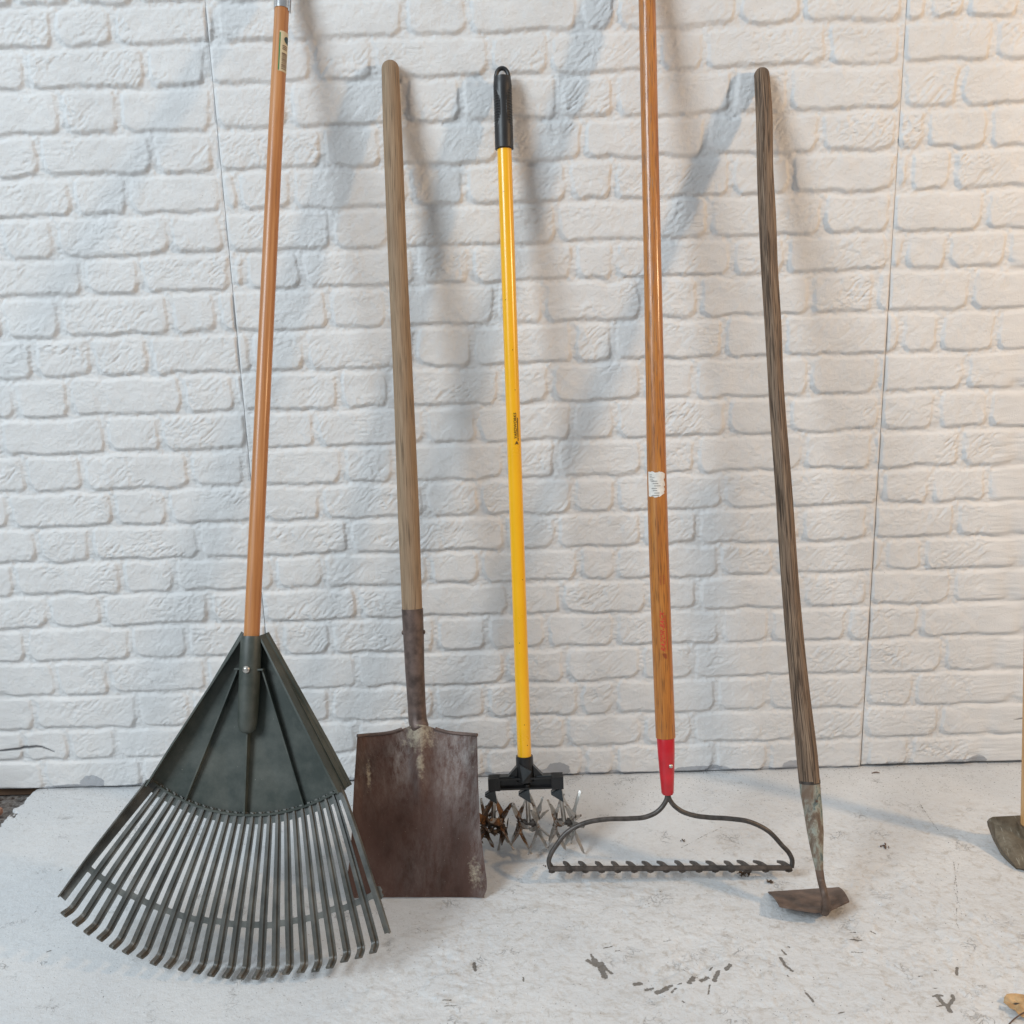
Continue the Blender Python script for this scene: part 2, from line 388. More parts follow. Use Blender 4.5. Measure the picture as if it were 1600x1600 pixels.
# ------------------------------------------------------------------ wall panels
ZL = [0, .069, .1395, .214, .289, .3615, .4305, .4985, .569, .6415, .7145, .7875, .8615, .9375, 1.013, 1.0805, 1.1535, 1.2235, 1.294, 1.3685, 1.437, 1.5025]
while ZL[-1] < 2.6: ZL.append(ZL[-1]+0.0716)
ZL = np.array(ZL)
JP = {0: [69, 224, 310, 470, 570, 680, 760, 912, 961, 1116, 1200, 1352, 1421, 1530],
 1: [108, 183, 345, 430, 560, 640, 800, 884, 1003, 1082, 1245, 1349, 1466, 1545],
 2: [55, 216, 300, 440, 517, 679, 760, 906, 961, 1119, 1200, 1352, 1428, 1585],
 3: [88, 170, 325, 410, 558, 650, 790, 883, 1001, 1082, 1245, 1350, 1472, 1556],
 4: [43, 206, 292, 440, 517, 682, 760, 852, 961, 1125, 1203, 1322, 1435, 1598],
 5: [76, 161, 328, 410, 561, 645, 796, 878, 1011, 1090, 1254, 1355, 1487, 1574],
 6: [23, 193, 273, 430, 505, 670, 751, 903, 961, 1125, 1210, 1383, 1443],
 7: [60, 144, 312, 396, 547, 640, 788, 869, 1004, 1090, 1251, 1357, 1492, 1582],
 8: [14, 178, 262, 410, 504, 665, 749, 895, 961, 1129, 1226, 1376, 1455],
 9: [43, 130, 299, 382, 537, 618, 788, 870, 1004, 1087, 1254, 1364, 1501, 1587],
 10: [3, 168, 253, 388, 495, 663, 747, 894, 962, 1136, 1229, 1375, 1463],
 11: [24, 109, 285, 369, 530, 608, 782, 860, 1003, 1084, 1264, 1371, 1507, 1590],
 12: [146, 234, 394, 476, 650, 740, 898, 957, 1130, 1224, 1406, 1467],
 13: [4, 94, 266, 341, 515, 604, 774, 850, 1002, 1091, 1266, 1367, 1517],
 14: [131, 220, 363, 383, 471, 649, 736, 897, 961, 1142, 1227, 1389, 1414, 1480],
 15: [3, 87, 267, 350, 518, 609, 790, 870, 1018, 1106, 1285, 1393, 1537],
 16: [113, 202, 347, 373, 455, 638, 726, 887, 959, 1141, 1234, 1400, 1419, 1488],
 17: [64, 238, 337, 505, 598, 779, 912, 1104, 1282, 1400, 1446, 1545],
 18: [97, 187, 335, 450, 632, 721, 873, 962, 1145, 1233, 1410, 1500],
 19: [41, 228, 325, 489, 582, 766, 857, 1030, 1102, 1292, 1408, 1555],
 20: [85, 178, 338, 445, 630, 730, 905, 963, 1155, 1252, 1411, 1452, 1510],
 21: [20, 108, 210, 325, 480, 580, 690, 870, 960, 1130, 1230, 1420, 1500]}
rng = np.random.RandomState(3)
JX = []
for k in range(len(ZL)-1):
    zc = 0.5*(ZL[k]+ZL[k+1]); xs = []
    if k in JP:
        for px in JP[k]:
            y = 800
            for _ in range(3):                       # image row of this course at that column
                a, b = P(px, y, Y=0.0), P(px, y+10, Y=0.0)
                y += (zc-a[2])/(b[2]-a[2])*10
            xs.append(P(px, y, Y=0.0)[0])
    else: xs = [rng.uniform(-0.2, 0.0)]
    w = [0.195, 0.105]; i = rng.randint(2)
    while xs[-1] < 2.2: xs.append(xs[-1]+w[i]+rng.uniform(-.012, .012)); i = 1-i
    i = rng.randint(2)
    while xs[0] > -2.3: xs.insert(0, xs[0]-w[i]+rng.uniform(-.012, .012)); i = 1-i
    JX.append(np.array(xs))
def brick_height(X, Z):
    wx = (fbm(X*28, Z*28, 11, 2)-.5)*.009 + (fbm(X*110, Z*110, 15, 2)-.5)*.0035
    wz = (fbm(X*22, Z*22, 21, 2)-.5)*.009 + (fbm(X*95, Z*95, 25, 2)-.5)*.0035
    xx, zz = X+wx, Z+wz
    row = np.clip(np.searchsorted(ZL, zz.ravel(), 'right').reshape(X.shape)-1, 0, len(ZL)-2)
    d = np.zeros(X.shape); h0 = np.zeros(X.shape); tilt = np.zeros(X.shape); lo_ = np.zeros(X.shape); vj = np.zeros(X.shape); rgh = np.zeros(X.shape)
    for k in range(len(ZL)-1):
        mk = row == k
        if not mk.any(): continue
        x = xx[mk]; z = zz[mk]; J = JX[k]
        i = np.clip(np.searchsorted(J, x)-1, 0, len(J)-2)
        g = .0046
        dx = np.minimum(x-J[i], J[i+1]-x)-g
        db = (z-ZL[k]+.001)*.72; dt = (ZL[k+1]-.0055-z)*1.0
        dz = np.minimum(db, dt); rr = np.where(db < dt, .017, .009)
        sd = np.where((dx < rr) & (dz < rr), rr-np.sqrt(np.maximum(rr-dx, 0)**2+np.maximum(rr-dz, 0)**2), np.minimum(dx, dz))
        d[mk] = sd; vj[mk] = sst(-.003, .004, dz-dx)*sst(.004, .020, db); lo_[mk] = 1-np.clip((z-ZL[k])/(ZL[k+1]-ZL[k]), 0, 1)
        hs = np.random.RandomState(100+k).rand(len(J), 3)
        h0[mk] = hs[i, 0]; rgh[mk] = hs[i, 2]
        tilt[mk] = (hs[i, 1]-.5)*(z-.5*(ZL[k]+ZL[k+1]))/.035
    bm = sst(-.001, .0060, d)
    e = sst(0.0, .02, d)
    H0 = .0029+.0011*h0+.0005*tilt+.0024*lo_
    h = (bm+(1-bm)*vj*(.26+.42*fbm(X*20, Z*12, 35, 2)))*H0 + e*.0004
    c, s = math.cos(.6), math.sin(.6)
    u, v = X*c+Z*s, -X*s+Z*c
    wv = (fbm(X*30, Z*30, 31, 2)-.5)*2.2
    r1 = 1-np.abs(2*fbm(u*48+wv, v*150+wv, 41, 3, .55)-1)
    r2 = 1-np.abs(2*fbm(X*70+wv, Z*210, 51, 3, .55)-1)
    mk1 = sst(.42, .66, fbm(X*13, Z*16, 61, 2)); mk2 = sst(.5, .72, fbm(X*11+5, Z*20, 65, 2))
    h += bm*((r1-.6)*.0025*(.25+mk1)*(.5+rgh) + (r2-.6)*.0026*mk2*(.6+.6*rgh) + (fbm(X*38, Z*45, 71, 3)-.5)*.0030)
    h += (1-bm)*((fbm(X*130, Z*210, 81, 3, .65)-.5)*.0036 + (fbm(X*35, Z*22, 85, 2)-.5)*.0022)
    h += (fbm(X*330, Z*380, 91, 2)-.5)*.0010
    return h
def polyline_mask(X, Z, pts, wid):
    m = np.zeros(X.shape)
    for (a, wa), (b, wb) in zip(zip(pts[:-1], wid[:-1]), zip(pts[1:], wid[1:])):
        a, b = np.array(a), np.array(b); ab = b-a; t = np.clip(((X-a[0])*ab[0]+(Z-a[1])*ab[1])/(ab@ab), 0, 1)
        dd = np.hypot(X-a[0]-t*ab[0], Z-a[1]-t*ab[1]); w = wa+(wb-wa)*t
        m = np.maximum(m, np.clip(1.5-dd/w, 0, 1))
    return m
def wpx(x, y): q = P(x, y, Y=0.0); return (q[0], q[2])
SMEARS = [(146, 1222, 19, 13), (120, 1229, 45, 6), (215, 1229, 40, 6), (872, 1201, 19, 12), (800, 1209, 60, 6), (845, 1206, 20, 6), (1095, 1200, 45, 6), (1150, 1203, 40, 4), (1243, 1194, 22, 9), (1325, 1199, 25, 4), (700, 1211, 60, 5), (960, 1207, 60, 4), (1395, 1194, 22, 6), (1500, 1190, 30, 6), (1525, 1186, 15, 7), (590, 1214, 50, 5)]
TEARS = [([wpx(-30, 1173), wpx(8, 1171), wpx(34, 1168), wpx(58, 1164.5), (wpx(68, 1165.5)), wpx(87, 1173)], [.0012, .0022, .0028, .0026, .0018, .0009]), ([wpx(1582, 1123), wpx(1600, 1121), wpx(1640, 1122)], [.0007, .0014, .002])]
def axis(lo, hi, vlo, vhi, fine, coarse):
    a = [np.arange(max(lo, vlo), min(hi, vhi), fine)]
    if lo < vlo: a.insert(0, np.linspace(lo, vlo, max(2, int((vlo-lo)/coarse)), endpoint=False))
    if hi > vhi: a.append(np.linspace(max(vhi, lo), hi, max(2, int((hi-vhi)/coarse)), endpoint=False))
    return np.concatenate(a+[[hi]])
def panel(label, xb, xt, zb, cat, yoff):
    """xb=(left,right) at the foot, xt at z=1.5; zb foot height"""
    lo, hi = min(xb[0], xt[0]), max(xb[1], xt[1])
    xs = axis(lo, hi, -1.06, 0.92, .002, .012); zs = axis(zb, 2.44, zb, 1.56, .002, .012)
    S, Z = np.meshgrid((xs-lo)/(hi-lo), zs)
    k = (Z-zb)/(1.5-zb)
    L = xb[0]+(xt[0]-xb[0])*k; Rr = xb[1]+(xt[1]-xb[1])*k
    X = L+(Rr-L)*S
    H = brick_height(X, Z)
    ed = np.minimum(np.minimum(X-L, Rr-X), Z-zb)
    H = H*sst(-.001, .004, ed)*1.0
    sm = np.zeros(X.shape)
    for (x, y, a, b) in SMEARS:
        cx, cz = wpx(x, y); dd = np.sqrt(((X-cx)/(a/740.))**2+((Z-cz)/(b/700.))**2); sm = np.maximum(sm, np.clip(1.25-dd*.75, 0, 1))
    sm = np.maximum(sm, sst(.010, .002, Z-zb)*(.35+.5*fbm(X*9, Z*0, 95, 2)))
    te = np.zeros(X.shape)
    for pts, wd in TEARS: te = np.maximum(te, polyline_mask(X, Z, pts, wd))
    H -= te*.002
    o = heightmesh('brick_panel', X, yoff-H, Z, WALL, {'smear': sm, 'tear': te}, skirt=(1, .012))
    tag(o, label, cat, 'white brick pattern wall panels')
    return o
SL, SR = -0.5215, 0.6984
panel('white embossed brick wall panel at far left, behind the green fan rake head', (SL-1.22, SL-.0008), (SL-1.22, SL-.0005), 0.0028, 'wall panel', 0.0)
panel('wide white embossed brick wall panel between both seams, behind shovel, cultivator and hoe', (SL+.0006, SR-.0012), (SL+.0003, SR-.0004), 0.0022, 'wall panel', 0.0)
panel('white brick wall panel at far right, raised above a dark gap at the floor', (SR+.0014, SR+1.22), (SR+.0003, SR+1.22), 0.0055, 'wall panel', 0.0015)
b = MB(); b.box((0, .03, 1.2), (3.9, 0, 0), (0, .03, 0), (0, 0, 2.44))
tag(b.build('backing_wall', BACK), 'dark brown board behind the white brick panels, showing through their seams', 'wall')

# ------------------------------------------------------------------ floor
xs = axis(-2.6, 2.6, -1.08, 0.95, .0018, .02); ys = axis(-3.2, .05, -.76, .012, .0018, .02)
X, Y = np.meshgrid(xs, ys)
Z = (fbm(X*5, Y*5, 201, 2)-.5)*.0020
c, s = math.cos(.35), math.sin(.35); u, v = X*c-Y*s, X*s+Y*c
wv = (fbm(X*9, Y*9, 205, 2)-.5)*1.6
worn = sst(-.55, .15, X + (fbm(X*4, Y*4, 211, 3)-.5)*1.0)*.8+.2
worn = np.maximum(worn*sst(-.12, -.32, Y+(fbm(X*5, Y*5, 215, 2)-.5)*.2), .25)
trow = 1-np.abs(2*fbm(u*20+wv, v*34+wv, 221, 4, .6)-1)
Z += (trow-.6)*.0012*(.35+worn)
n1 = fbm(X*24+wv, Y*30+wv, 231, 4, .55)
for lv in (.43, .5, .57):
    Z += (sst(lv, lv+.006, n1)-.5)*.0008*worn*sst(.45, .6, fbm(X*7, Y*7, 241, 2))
Z += (fbm(X*120, Y*120, 251, 3, .6)-.5)*.0009*(.4+worn)
def fpx(x, y): q = P(x, y, Z=0.0); return q[0], q[1]
CH = [([(1221, 1484), (1228, 1491)], 3), ([(1219.6, 1496), (1225.5, 1507), (1237.5, 1517)], 4.5), ([(1230, 1524), (1232, 1526)], 2), ([(1231, 1478), (1234, 1480)], 2), ([(1259, 1550.6), (1266, 1557), (1271, 1564)], 3),
 ([(1327.6, 1457), (1337, 1457.7)], 2), ([(1329, 1469.7), (1346, 1469)], 2.4), ([(1335, 1465), (1342, 1466)], 2), ([(1330.5, 1487), (1348, 1488.7)], 1.8), ([(1360, 1456.5), (1367.7, 1459)], 2.4),
 ([(1457, 1557), (1465, 1555), (1472.7, 1556)], 3), ([(1465, 1557), (1472.7, 1567), (1480, 1572.5), (1484.7, 1581)], 6), ([(1488, 1556), (1490, 1561.5), (1484.7, 1568), (1481, 1575)], 4.5), ([(1463, 1573.6), (1474, 1571)], 2), ([(1495.6, 1511), (1494.5, 1523)], 4), ([(1434, 1525.5), (1442, 1526.5)], 2), ([(1460.5, 1516), (1463, 1517)], 2.6), ([(1458, 1544.5), (1469, 1545.4)], 1.4),
 ([(923.4, 1492), (928, 1500)], 3.5), ([(928, 1500), (939, 1512), (945, 1526.6)], 8), ([(918.7, 1501.6), (931, 1509)], 6), ([(940.6, 1504.7), (948.4, 1515.6), (956, 1521)], 4), ([(741, 1504.7), (742, 1515.6)], 5), ([(818, 1528), (818, 1534)], 2.4),
 ([(992, 1537.5), (1001.6, 1536.5)], 6), ([(1009, 1545), (1019, 1544)], 5), ([(1026.6, 1550), (1034, 1548), (1042, 1544)], 7), ([(1045, 1540.6), (1050, 1540)], 3.5), ([(1050, 1550), (1056, 1544)], 3), ([(1059, 1539), (1065, 1537.5)], 2.2), ([(1076.6, 1537), (1083, 1528)], 6.5), ([(1064, 1512.5), (1090.6, 1528)], 1.4), ([(1095.6, 1532), (1105, 1528)], 6), ([(1116, 1532), (1122, 1519)], 6), ([(1109, 1517), (1112.5, 1512)], 3), ([(1135, 1515), (1140.6, 1509)], 6), ([(1109, 1539), (1107, 1554)], 2), ([(1066, 1565), (1069, 1567)], 2.4),
 ([(944, 1481), (956, 1479)], 2.2), ([(961, 1486.6), (969, 1485)], 1.5), ([(692, 1564), (706, 1563)], 1.5), ([(697, 1568), (705, 1567)], 1.2), ([(695, 1572.5), (714, 1571)], 1.6), ([(1310, 1583), (1319, 1581)], 2), ([(94, 1360), (97, 1358.5)], 2.6), ([(73, 1488), (79, 1486)], 2.2), ([(54, 1426), (57, 1424)], 1.4)]
chip = np.zeros(X.shape)
for pts, w_ in CH: chip = np.maximum(chip, polyline_mask(X, Y, [fpx(*q) for q in pts], [w_*.56/850]*len(pts))*.78)
LN = [([(40, 1247), (55, 1241)], .0009), ([(70, 1257), (80, 1248), (95, 1246)], .0009), ([(30, 1278), (47, 1276), (40, 1270)], .0008), ([(1068, 1512), (1120, 1540)], .001), ([(1072, 1511), (1085, 1519)], .0014), ([(1335, 1540), (1420, 1580)], .0009), ([(1360, 1555), (1450, 1592)], .0008), ([(1064, 1325), (1100, 1306), (1130, 1292)], .0018), ([(1075, 1278), (1110, 1262)], .0012), ([(1490, 1345), (1496, 1395), (1494, 1440), (1500, 1455)], .0016), ([(1498, 1350), (1490, 1385), (1503, 1430)], .0014), ([(1435, 1253), (1460, 1290), (1468, 1300)], .0022), ([(1300, 1335), (1345, 1338)], .0008), ([(1005, 1468), (1020, 1473), (1050, 1469)], .0014), ([(790, 1478), (775, 1462), (800, 1450), (805, 1448)], .0007), ([(975, 1470), (960, 1462), (950, 1480)], .0008), ([(842, 1450), (855, 1443), (858, 1455), (845, 1453)], .0006)]
ln = np.zeros(X.shape)
for pts, w in LN: ln = np.maximum(ln, polyline_mask(X, Y, [fpx(*q) for q in pts], [w*.7]*len(pts))*.52)
chip = np.maximum(chip, ln*(.8+.35*fbm(X*60, Y*60, 261, 2)))
br0, br1 = fpx(52, 1238), fpx(-10, 1300)
e = (X-br0[0])*(br1[1]-br0[1])-(Y-br0[1])*(br1[0]-br0[0])
e = e/np.hypot(br1[0]-br0[0], br1[1]-br0[1]) + (fbm(X*40, Y*40, 271, 3)-.5)*.03
side = -1 if ((fpx(10, 1243)[0]-br0[0])*(br1[1]-br0[1])-(fpx(10, 1243)[1]-br0[1])*(br1[0]-br0[0])) < 0 else 1
brk = sst(-.002, .002, e*side)*sst(-.30, -.24, Y)
Z -= brk*(.006+.010*sst(-.075, -.02, Y)+.012*(1-fbm(X*45, Y*45, 281, 4, .6))*sst(-.09, -.03, Y)+.004*fbm(X*60, Y*60, 291, 3))
dirt = np.clip(sst(-.22, -.02, Y)*.95+.25*fbm(X*6, Y*6, 295, 2)+.25*sst(.1, .5, fbm(X*9, Y*9, 297, 3)), 0, 1)
Z[ys > -.004, :] -= 0.0006
fl = heightmesh('floor', X, Y, Z, FLOOR, {'chip': chip, 'worn': worn, 'dirt': dirt, 'broken': brk})
tag(fl, 'pale grey painted concrete floor with scuffs and brown paint chips', None, None, 'structure')

# ------------------------------------------------------------------ shared tool helpers
XAX = np.array([1.0, 0, 0])
def frame(top, bot, side=XAX):
    a = nm(np.asarray(bot)-np.asarray(top)); s_ = nm(side-(side@a)*a); n = np.cross(a, s_)
    if n[1] > 0: n = -n
    return a, s_, n
def lerp(a, b, t): return a+(b-a)*t
def stick(mb, pts, rad, round_top=True, n=60, seg=32, prof=None):
    """a handle through measured points, densely resampled, dome at the first end"""
    pts = [np.asarray(p, float) for p in pts]
    L = np.concatenate([[0], np.cumsum([np.linalg.norm(pts[i+1]-pts[i]) for i in range(len(pts)-1)])])
    arr = np.array(pts); t = np.linspace(0, L[-1], n)
    def cr(col):                                   # smooth interpolation (Catmull-Rom like via cubic hermite)
        m_ = np.gradient(col, L); out = np.zeros_like(t)
        for i in range(len(L)-1):
            mk = (t >= L[i]) & (t <= L[i+1]); h = L[i+1]-L[i]; q = (t[mk]-L[i])/h
            out[mk] = (2*q**3-3*q**2+1)*col[i]+(q**3-2*q**2+q)*h*m_[i]+(-2*q**3+3*q**2)*col[i+1]+(q**3-q**2)*h*m_[i+1]
        return out
    C = np.stack([cr(arr[:, i]) for i in range(3)], 1); rr = np.interp(t, L, rad)
    if round_top:
        d = nm(C[0]-C[1]); r0 = rr[0]; k = 8
        dome = [C[0]+d*r0*math.sin(math.pi/2*(k-i)/k) for i in range(k)]
        dr = [max(.0006, r0*math.cos(math.pi/2*(k-i)/k)) for i in range(k)]
        C = np.concatenate([np.array(dome), C]); rr = np.concatenate([dr, rr])
    mb.tube(list(C), list(rr), seg, ref=(0, 1, 0), cap=(True, True), prof=prof)
    return C, rr
def patch(mb, c, a, s_, n, r, t0, t1, p0, p1, mi=0, nt=2, npn=10, off=.0004, wob=None):
    """curved sticker on a stick: t along a, angle about the axis measured from n towards s_"""
    rows = []
    for i in range(nt+1):
        row = []
        for j in range(npn+1):
            t = lerp(t0, t1, i/nt); ph = lerp(p0, p1, j/npn)
            if wob: t, ph = wob(t, ph, i/nt, j/npn)
            row.append(c+a*t+(r+off)*(math.cos(ph)*n+math.sin(ph)*s_))
        rows.append(row)
    mb.grid(rows, None, mi)
def lettering(mb, text, c, a, s_, n, r, t0, t1, h, ph0, mi=0, off=.0005, shear=0.0, bold=0.0):
    """text reading up the stick (along -a), from t0 (start, lower) to t1 (end, upper); letter tops to the left"""
    cu = bpy.data.curves.new('txt', 'FONT'); cu.body = text; cu.resolution_u = 4; cu.offset = bold
    ob = bpy.data.objects.new('txt', cu); COL.objects.link(ob)
    dg = bpy.context.evaluated_depsgraph_get(); me = bpy.data.meshes.new_from_object(ob.evaluated_get(dg))
    v = np.array([q.co[:] for q in me.vertices]); fs = [tuple(p.vertices) for p in me.polygons]
    bpy.data.objects.remove(ob); bpy.data.curves.remove(cu); bpy.data.meshes.remove(me)
    x = (v[:, 0]-v[:, 0].min())/(v[:, 0].max()-v[:, 0].min()); y = (v[:, 1]-v[:, 1].min())/(v[:, 1].max()-v[:, 1].min())
    out = []
    for i in range(len(v)):
        t = lerp(t0, t1, x[i])-shear*y[i]*h; ph = ph0-(y[i]-.5)*h/r
        out.append(c+a*t+(r+off)*(math.cos(ph)*n+math.sin(ph)*s_))
    mb.add(out, [f[::-1] for f in fs], None, mi); mb.add(out, fs, None, mi) if False else None

# ------------------------------------------------------------------ leaf rake
E0 = P(366, 1526, Z=.001); T0 = P(440.5, 10, Y=-.05)
a0 = nm(E0-T0); yw = R_(5)
b0 = nm(np.cross(np.array([-math.sin(yw), -math.cos(yw), 0]), a0)); b0 = b0 if b0[0] > 0 else -b0
n0 = np.cross(a0, b0); n0 = n0 if n0[1] < 0 else -n0
AP = E0-a0*.514                                     # apex of the fan
rk = thing('leaf_rake', E0, 'dark green plastic fan leaf rake with a tan wooden handle, standing at far left', 'rake')
top = T0-a0*((.0135-.05)/a0[1] if False else (0.05-.0135)/(-a0[1]))
m = MB(); C, _ = stick(m, [top, lerp(top, AP, .5), AP+a0*.12-n0*.004], [.0122, .0122, .0125])
hd = m.build('handle', W_RAKE, rk)
# bright hanging sleeve over the top end
sl = P(438.5, 18, Y=-.053); t_sl = (sl-top)@a0
m = MB(); A = top-a0*.006
pts = [A+a0*q for q in (0, .003, .02, .06, t_sl-.004, t_sl+.004)]
m.tube(pts, [.0118, .0133, .0136, .0136, .0136, .0134], 32)
m.box(A+a0*(t_sl-.03)+b0*.0135, a0*.075, b0*.0022, n0*.008)
sv = m.build('hanging_sleeve', STEEL, rk)
m = MB(); c_ = A+a0*(t_sl-.022)+.0129*nm(n0*.45+b0*.9); m.tube([c_, c_+.001*nm(n0*.45+b0*.9)], .0018, 12); m.build('rivet_hole', BLACK, sv)
# sticker
c_ = top+a0*((P(437, 86, Y=-.075)-top)@a0); r_ = .0124
m = MB(); lab = (-.034, .037)
patch(m, c_, a0, b0, n0, r_, lab[0], lab[1], R_(12), R_(120), 0, 2, 14, .0003)
patch(m, c_, a0, b0, n0, r_, lab[0]+.003, lab[1]-.001, R_(13), R_(21), 1, 2, 3, .0005)
for k in range(9): patch(m, c_, a0, b0, n0, r_, .004+.0034*k, .004+.0034*k+(.0016 if k % 3 else .0023), R_(36), R_(88), 3, 1, 6, .0005)
for k in range(3): patch(m, c_, a0, b0, n0, r_, -.0095+.003*k, -.0095+.003*k+.0016, R_(38), R_(84), 3, 1, 6, .0005)
patch(m, c_, a0, b0, n0, r_, -.027, -.014, R_(50), R_(100), 2, 6, 8, .0005, wob=lambda t, p, i, j: (t if 0 < j < 1 and False else lerp(-.0205, t, math.sqrt(max(0.02, 1-(1-min(1, j*1.6))**2))), p))
m.build('price_label', [CREAM, LGREEN, LDARK, LBROWN], hd)
RIM, REND, HA = .276, .512, R_(33.0)
def FP(r, th, h=0.0):
    """fan point; tines drift a little to the side towards their ends, and bow forward"""
    q = max(0, (r-RIM)/(REND-RIM))
    th2 = th*(1-.055*q)-R_(3.4)*q
    bow = .010*math.sin(math.pi*min(1, q))*1.0
    return AP + r*(math.cos(th2)*a0+math.sin(th2)*b0) + (h+bow)*n0
# plate: tray with raised side flanges and lip
m = MB(); NT = 28; NR = 16; pts = []; nr = []
for i in range(NR+1):
    r = lerp(.0, RIM, i/NR); row = []
    for j in range(NT+1):
        th = lerp(-HA, HA, j/NT); w_ = .0125*(1-i/NR)
        row.append(AP+r*(math.cos(th)*a0+math.sin(th)*b0)+b0*((w_+.0085)*(2*j/NT-1)) - n0*(.013+.004*math.cos(th/HA*math.pi/2)))
    pts.append(row); nr.append([n0]*(NT+1))
m.slab(pts, nr, .0028)
hp = m.build('head_plate', RPL, rk)
for sgn in (-1, 1):
    m = MB()
    for h0 in (-.018,):
        P0 = [AP+b0*sgn*.0125+n0*h0-a0*.002, AP+RIM*1.012*(math.cos(HA)*a0+sgn*math.sin(HA)*b0)+n0*h0]
        out = nm(math.cos(HA)*b0*sgn-math.sin(HA)*a0)
        rows = []
        for q in np.linspace(0, 1, 12):
            base = lerp(P0[0], P0[1], q); hh = lerp(.019, .0300, min(1, q*1.3)); bk = n0*lerp(0, .020, min(1, q*1.3))
            rows.append([base-bk+out*.0120, base-bk+out*.0098+n0*hh*.33, base-bk+out*.0070+n0*hh*.36, base+out*.0022+n0*hh, base-out*.0006+n0*hh, base+out*.006])
        m.grid(rows); m.add(rows[0], [tuple(range(6))]); m.add(rows[-1], [tuple(range(5, -1, -1))])
        m.grid([[r_[0] for r_ in rows], [r_[5] for r_ in rows]])
    fg = m.build('side_flange', RPL, hp, 25)
m = MB(); rows = []
for j in range(41):
    th = lerp(-HA, HA, j/40); d = math.cos(th)*a0+math.sin(th)*b0; q = AP+d*RIM
    rows.append([q-d*.0022-n0*.016, q-d*.0018-n0*.0085, q+d*.0014-n0*.0085, q+d*.0024-n0*.020])
m.grid(rows, None, 0, True); m.build('rim_lip', RPL, hp, 30)
# socket
m = MB(); S0 = AP-a0*.002-n0*.003
pts = [S0+a0*q for q in (0, .004, .05, .10, .136, .146, .150, .152)]
m.tube(pts, [.0158, .0168, .0168, .0160, .0150, .0125, .008, .002], 32)
so = m.build('socket', RPL, hp)
m = MB(); sc = S0+a0*.052+n0*.0165
m.tube([sc, sc+n0*.002, sc+n0*.0035, sc+n0*.0042], [.0055, .0055, .0040, .002], 20); m.build('screw', SILVER, hp)
m = MB(); m.box(S0+a0*.052-n0*.001, b0*.046, a0*.0026, n0*.018); m.build('screw_bracket', RPL, hp)
def rib(p0, p1, h0, h1, w=.0024):
    m = MB(); d = nm(p1-p0); s_ = np.cross(d, n0)*w/2; v = []
    for p, h in ((p0, h0), (p1, h1)): v += [p-s_*1.3, p+s_*1.3, p+s_+n0*h, p-s_+n0*h]
    m.add(v, [(0, 1, 2, 3), (7, 6, 5, 4), (0, 4, 5, 1), (1, 5, 6, 2), (2, 6, 7, 3), (3, 7, 4, 0)]); return m.build('rib', RPL, hp)
B_ = -n0*.0165
for th, u0, r0 in ((-20.5, -.0205, .052), (20, .0205, .052)):
    rib(AP+a0*r0+b0*u0+B_, AP+(RIM-.001)*(math.cos(R_(th))*a0+math.sin(R_(th))*b0)+B_, .015, .009)
rib(AP+a0*.148+B_, AP+(RIM-.001)*a0+B_, .014, .009)
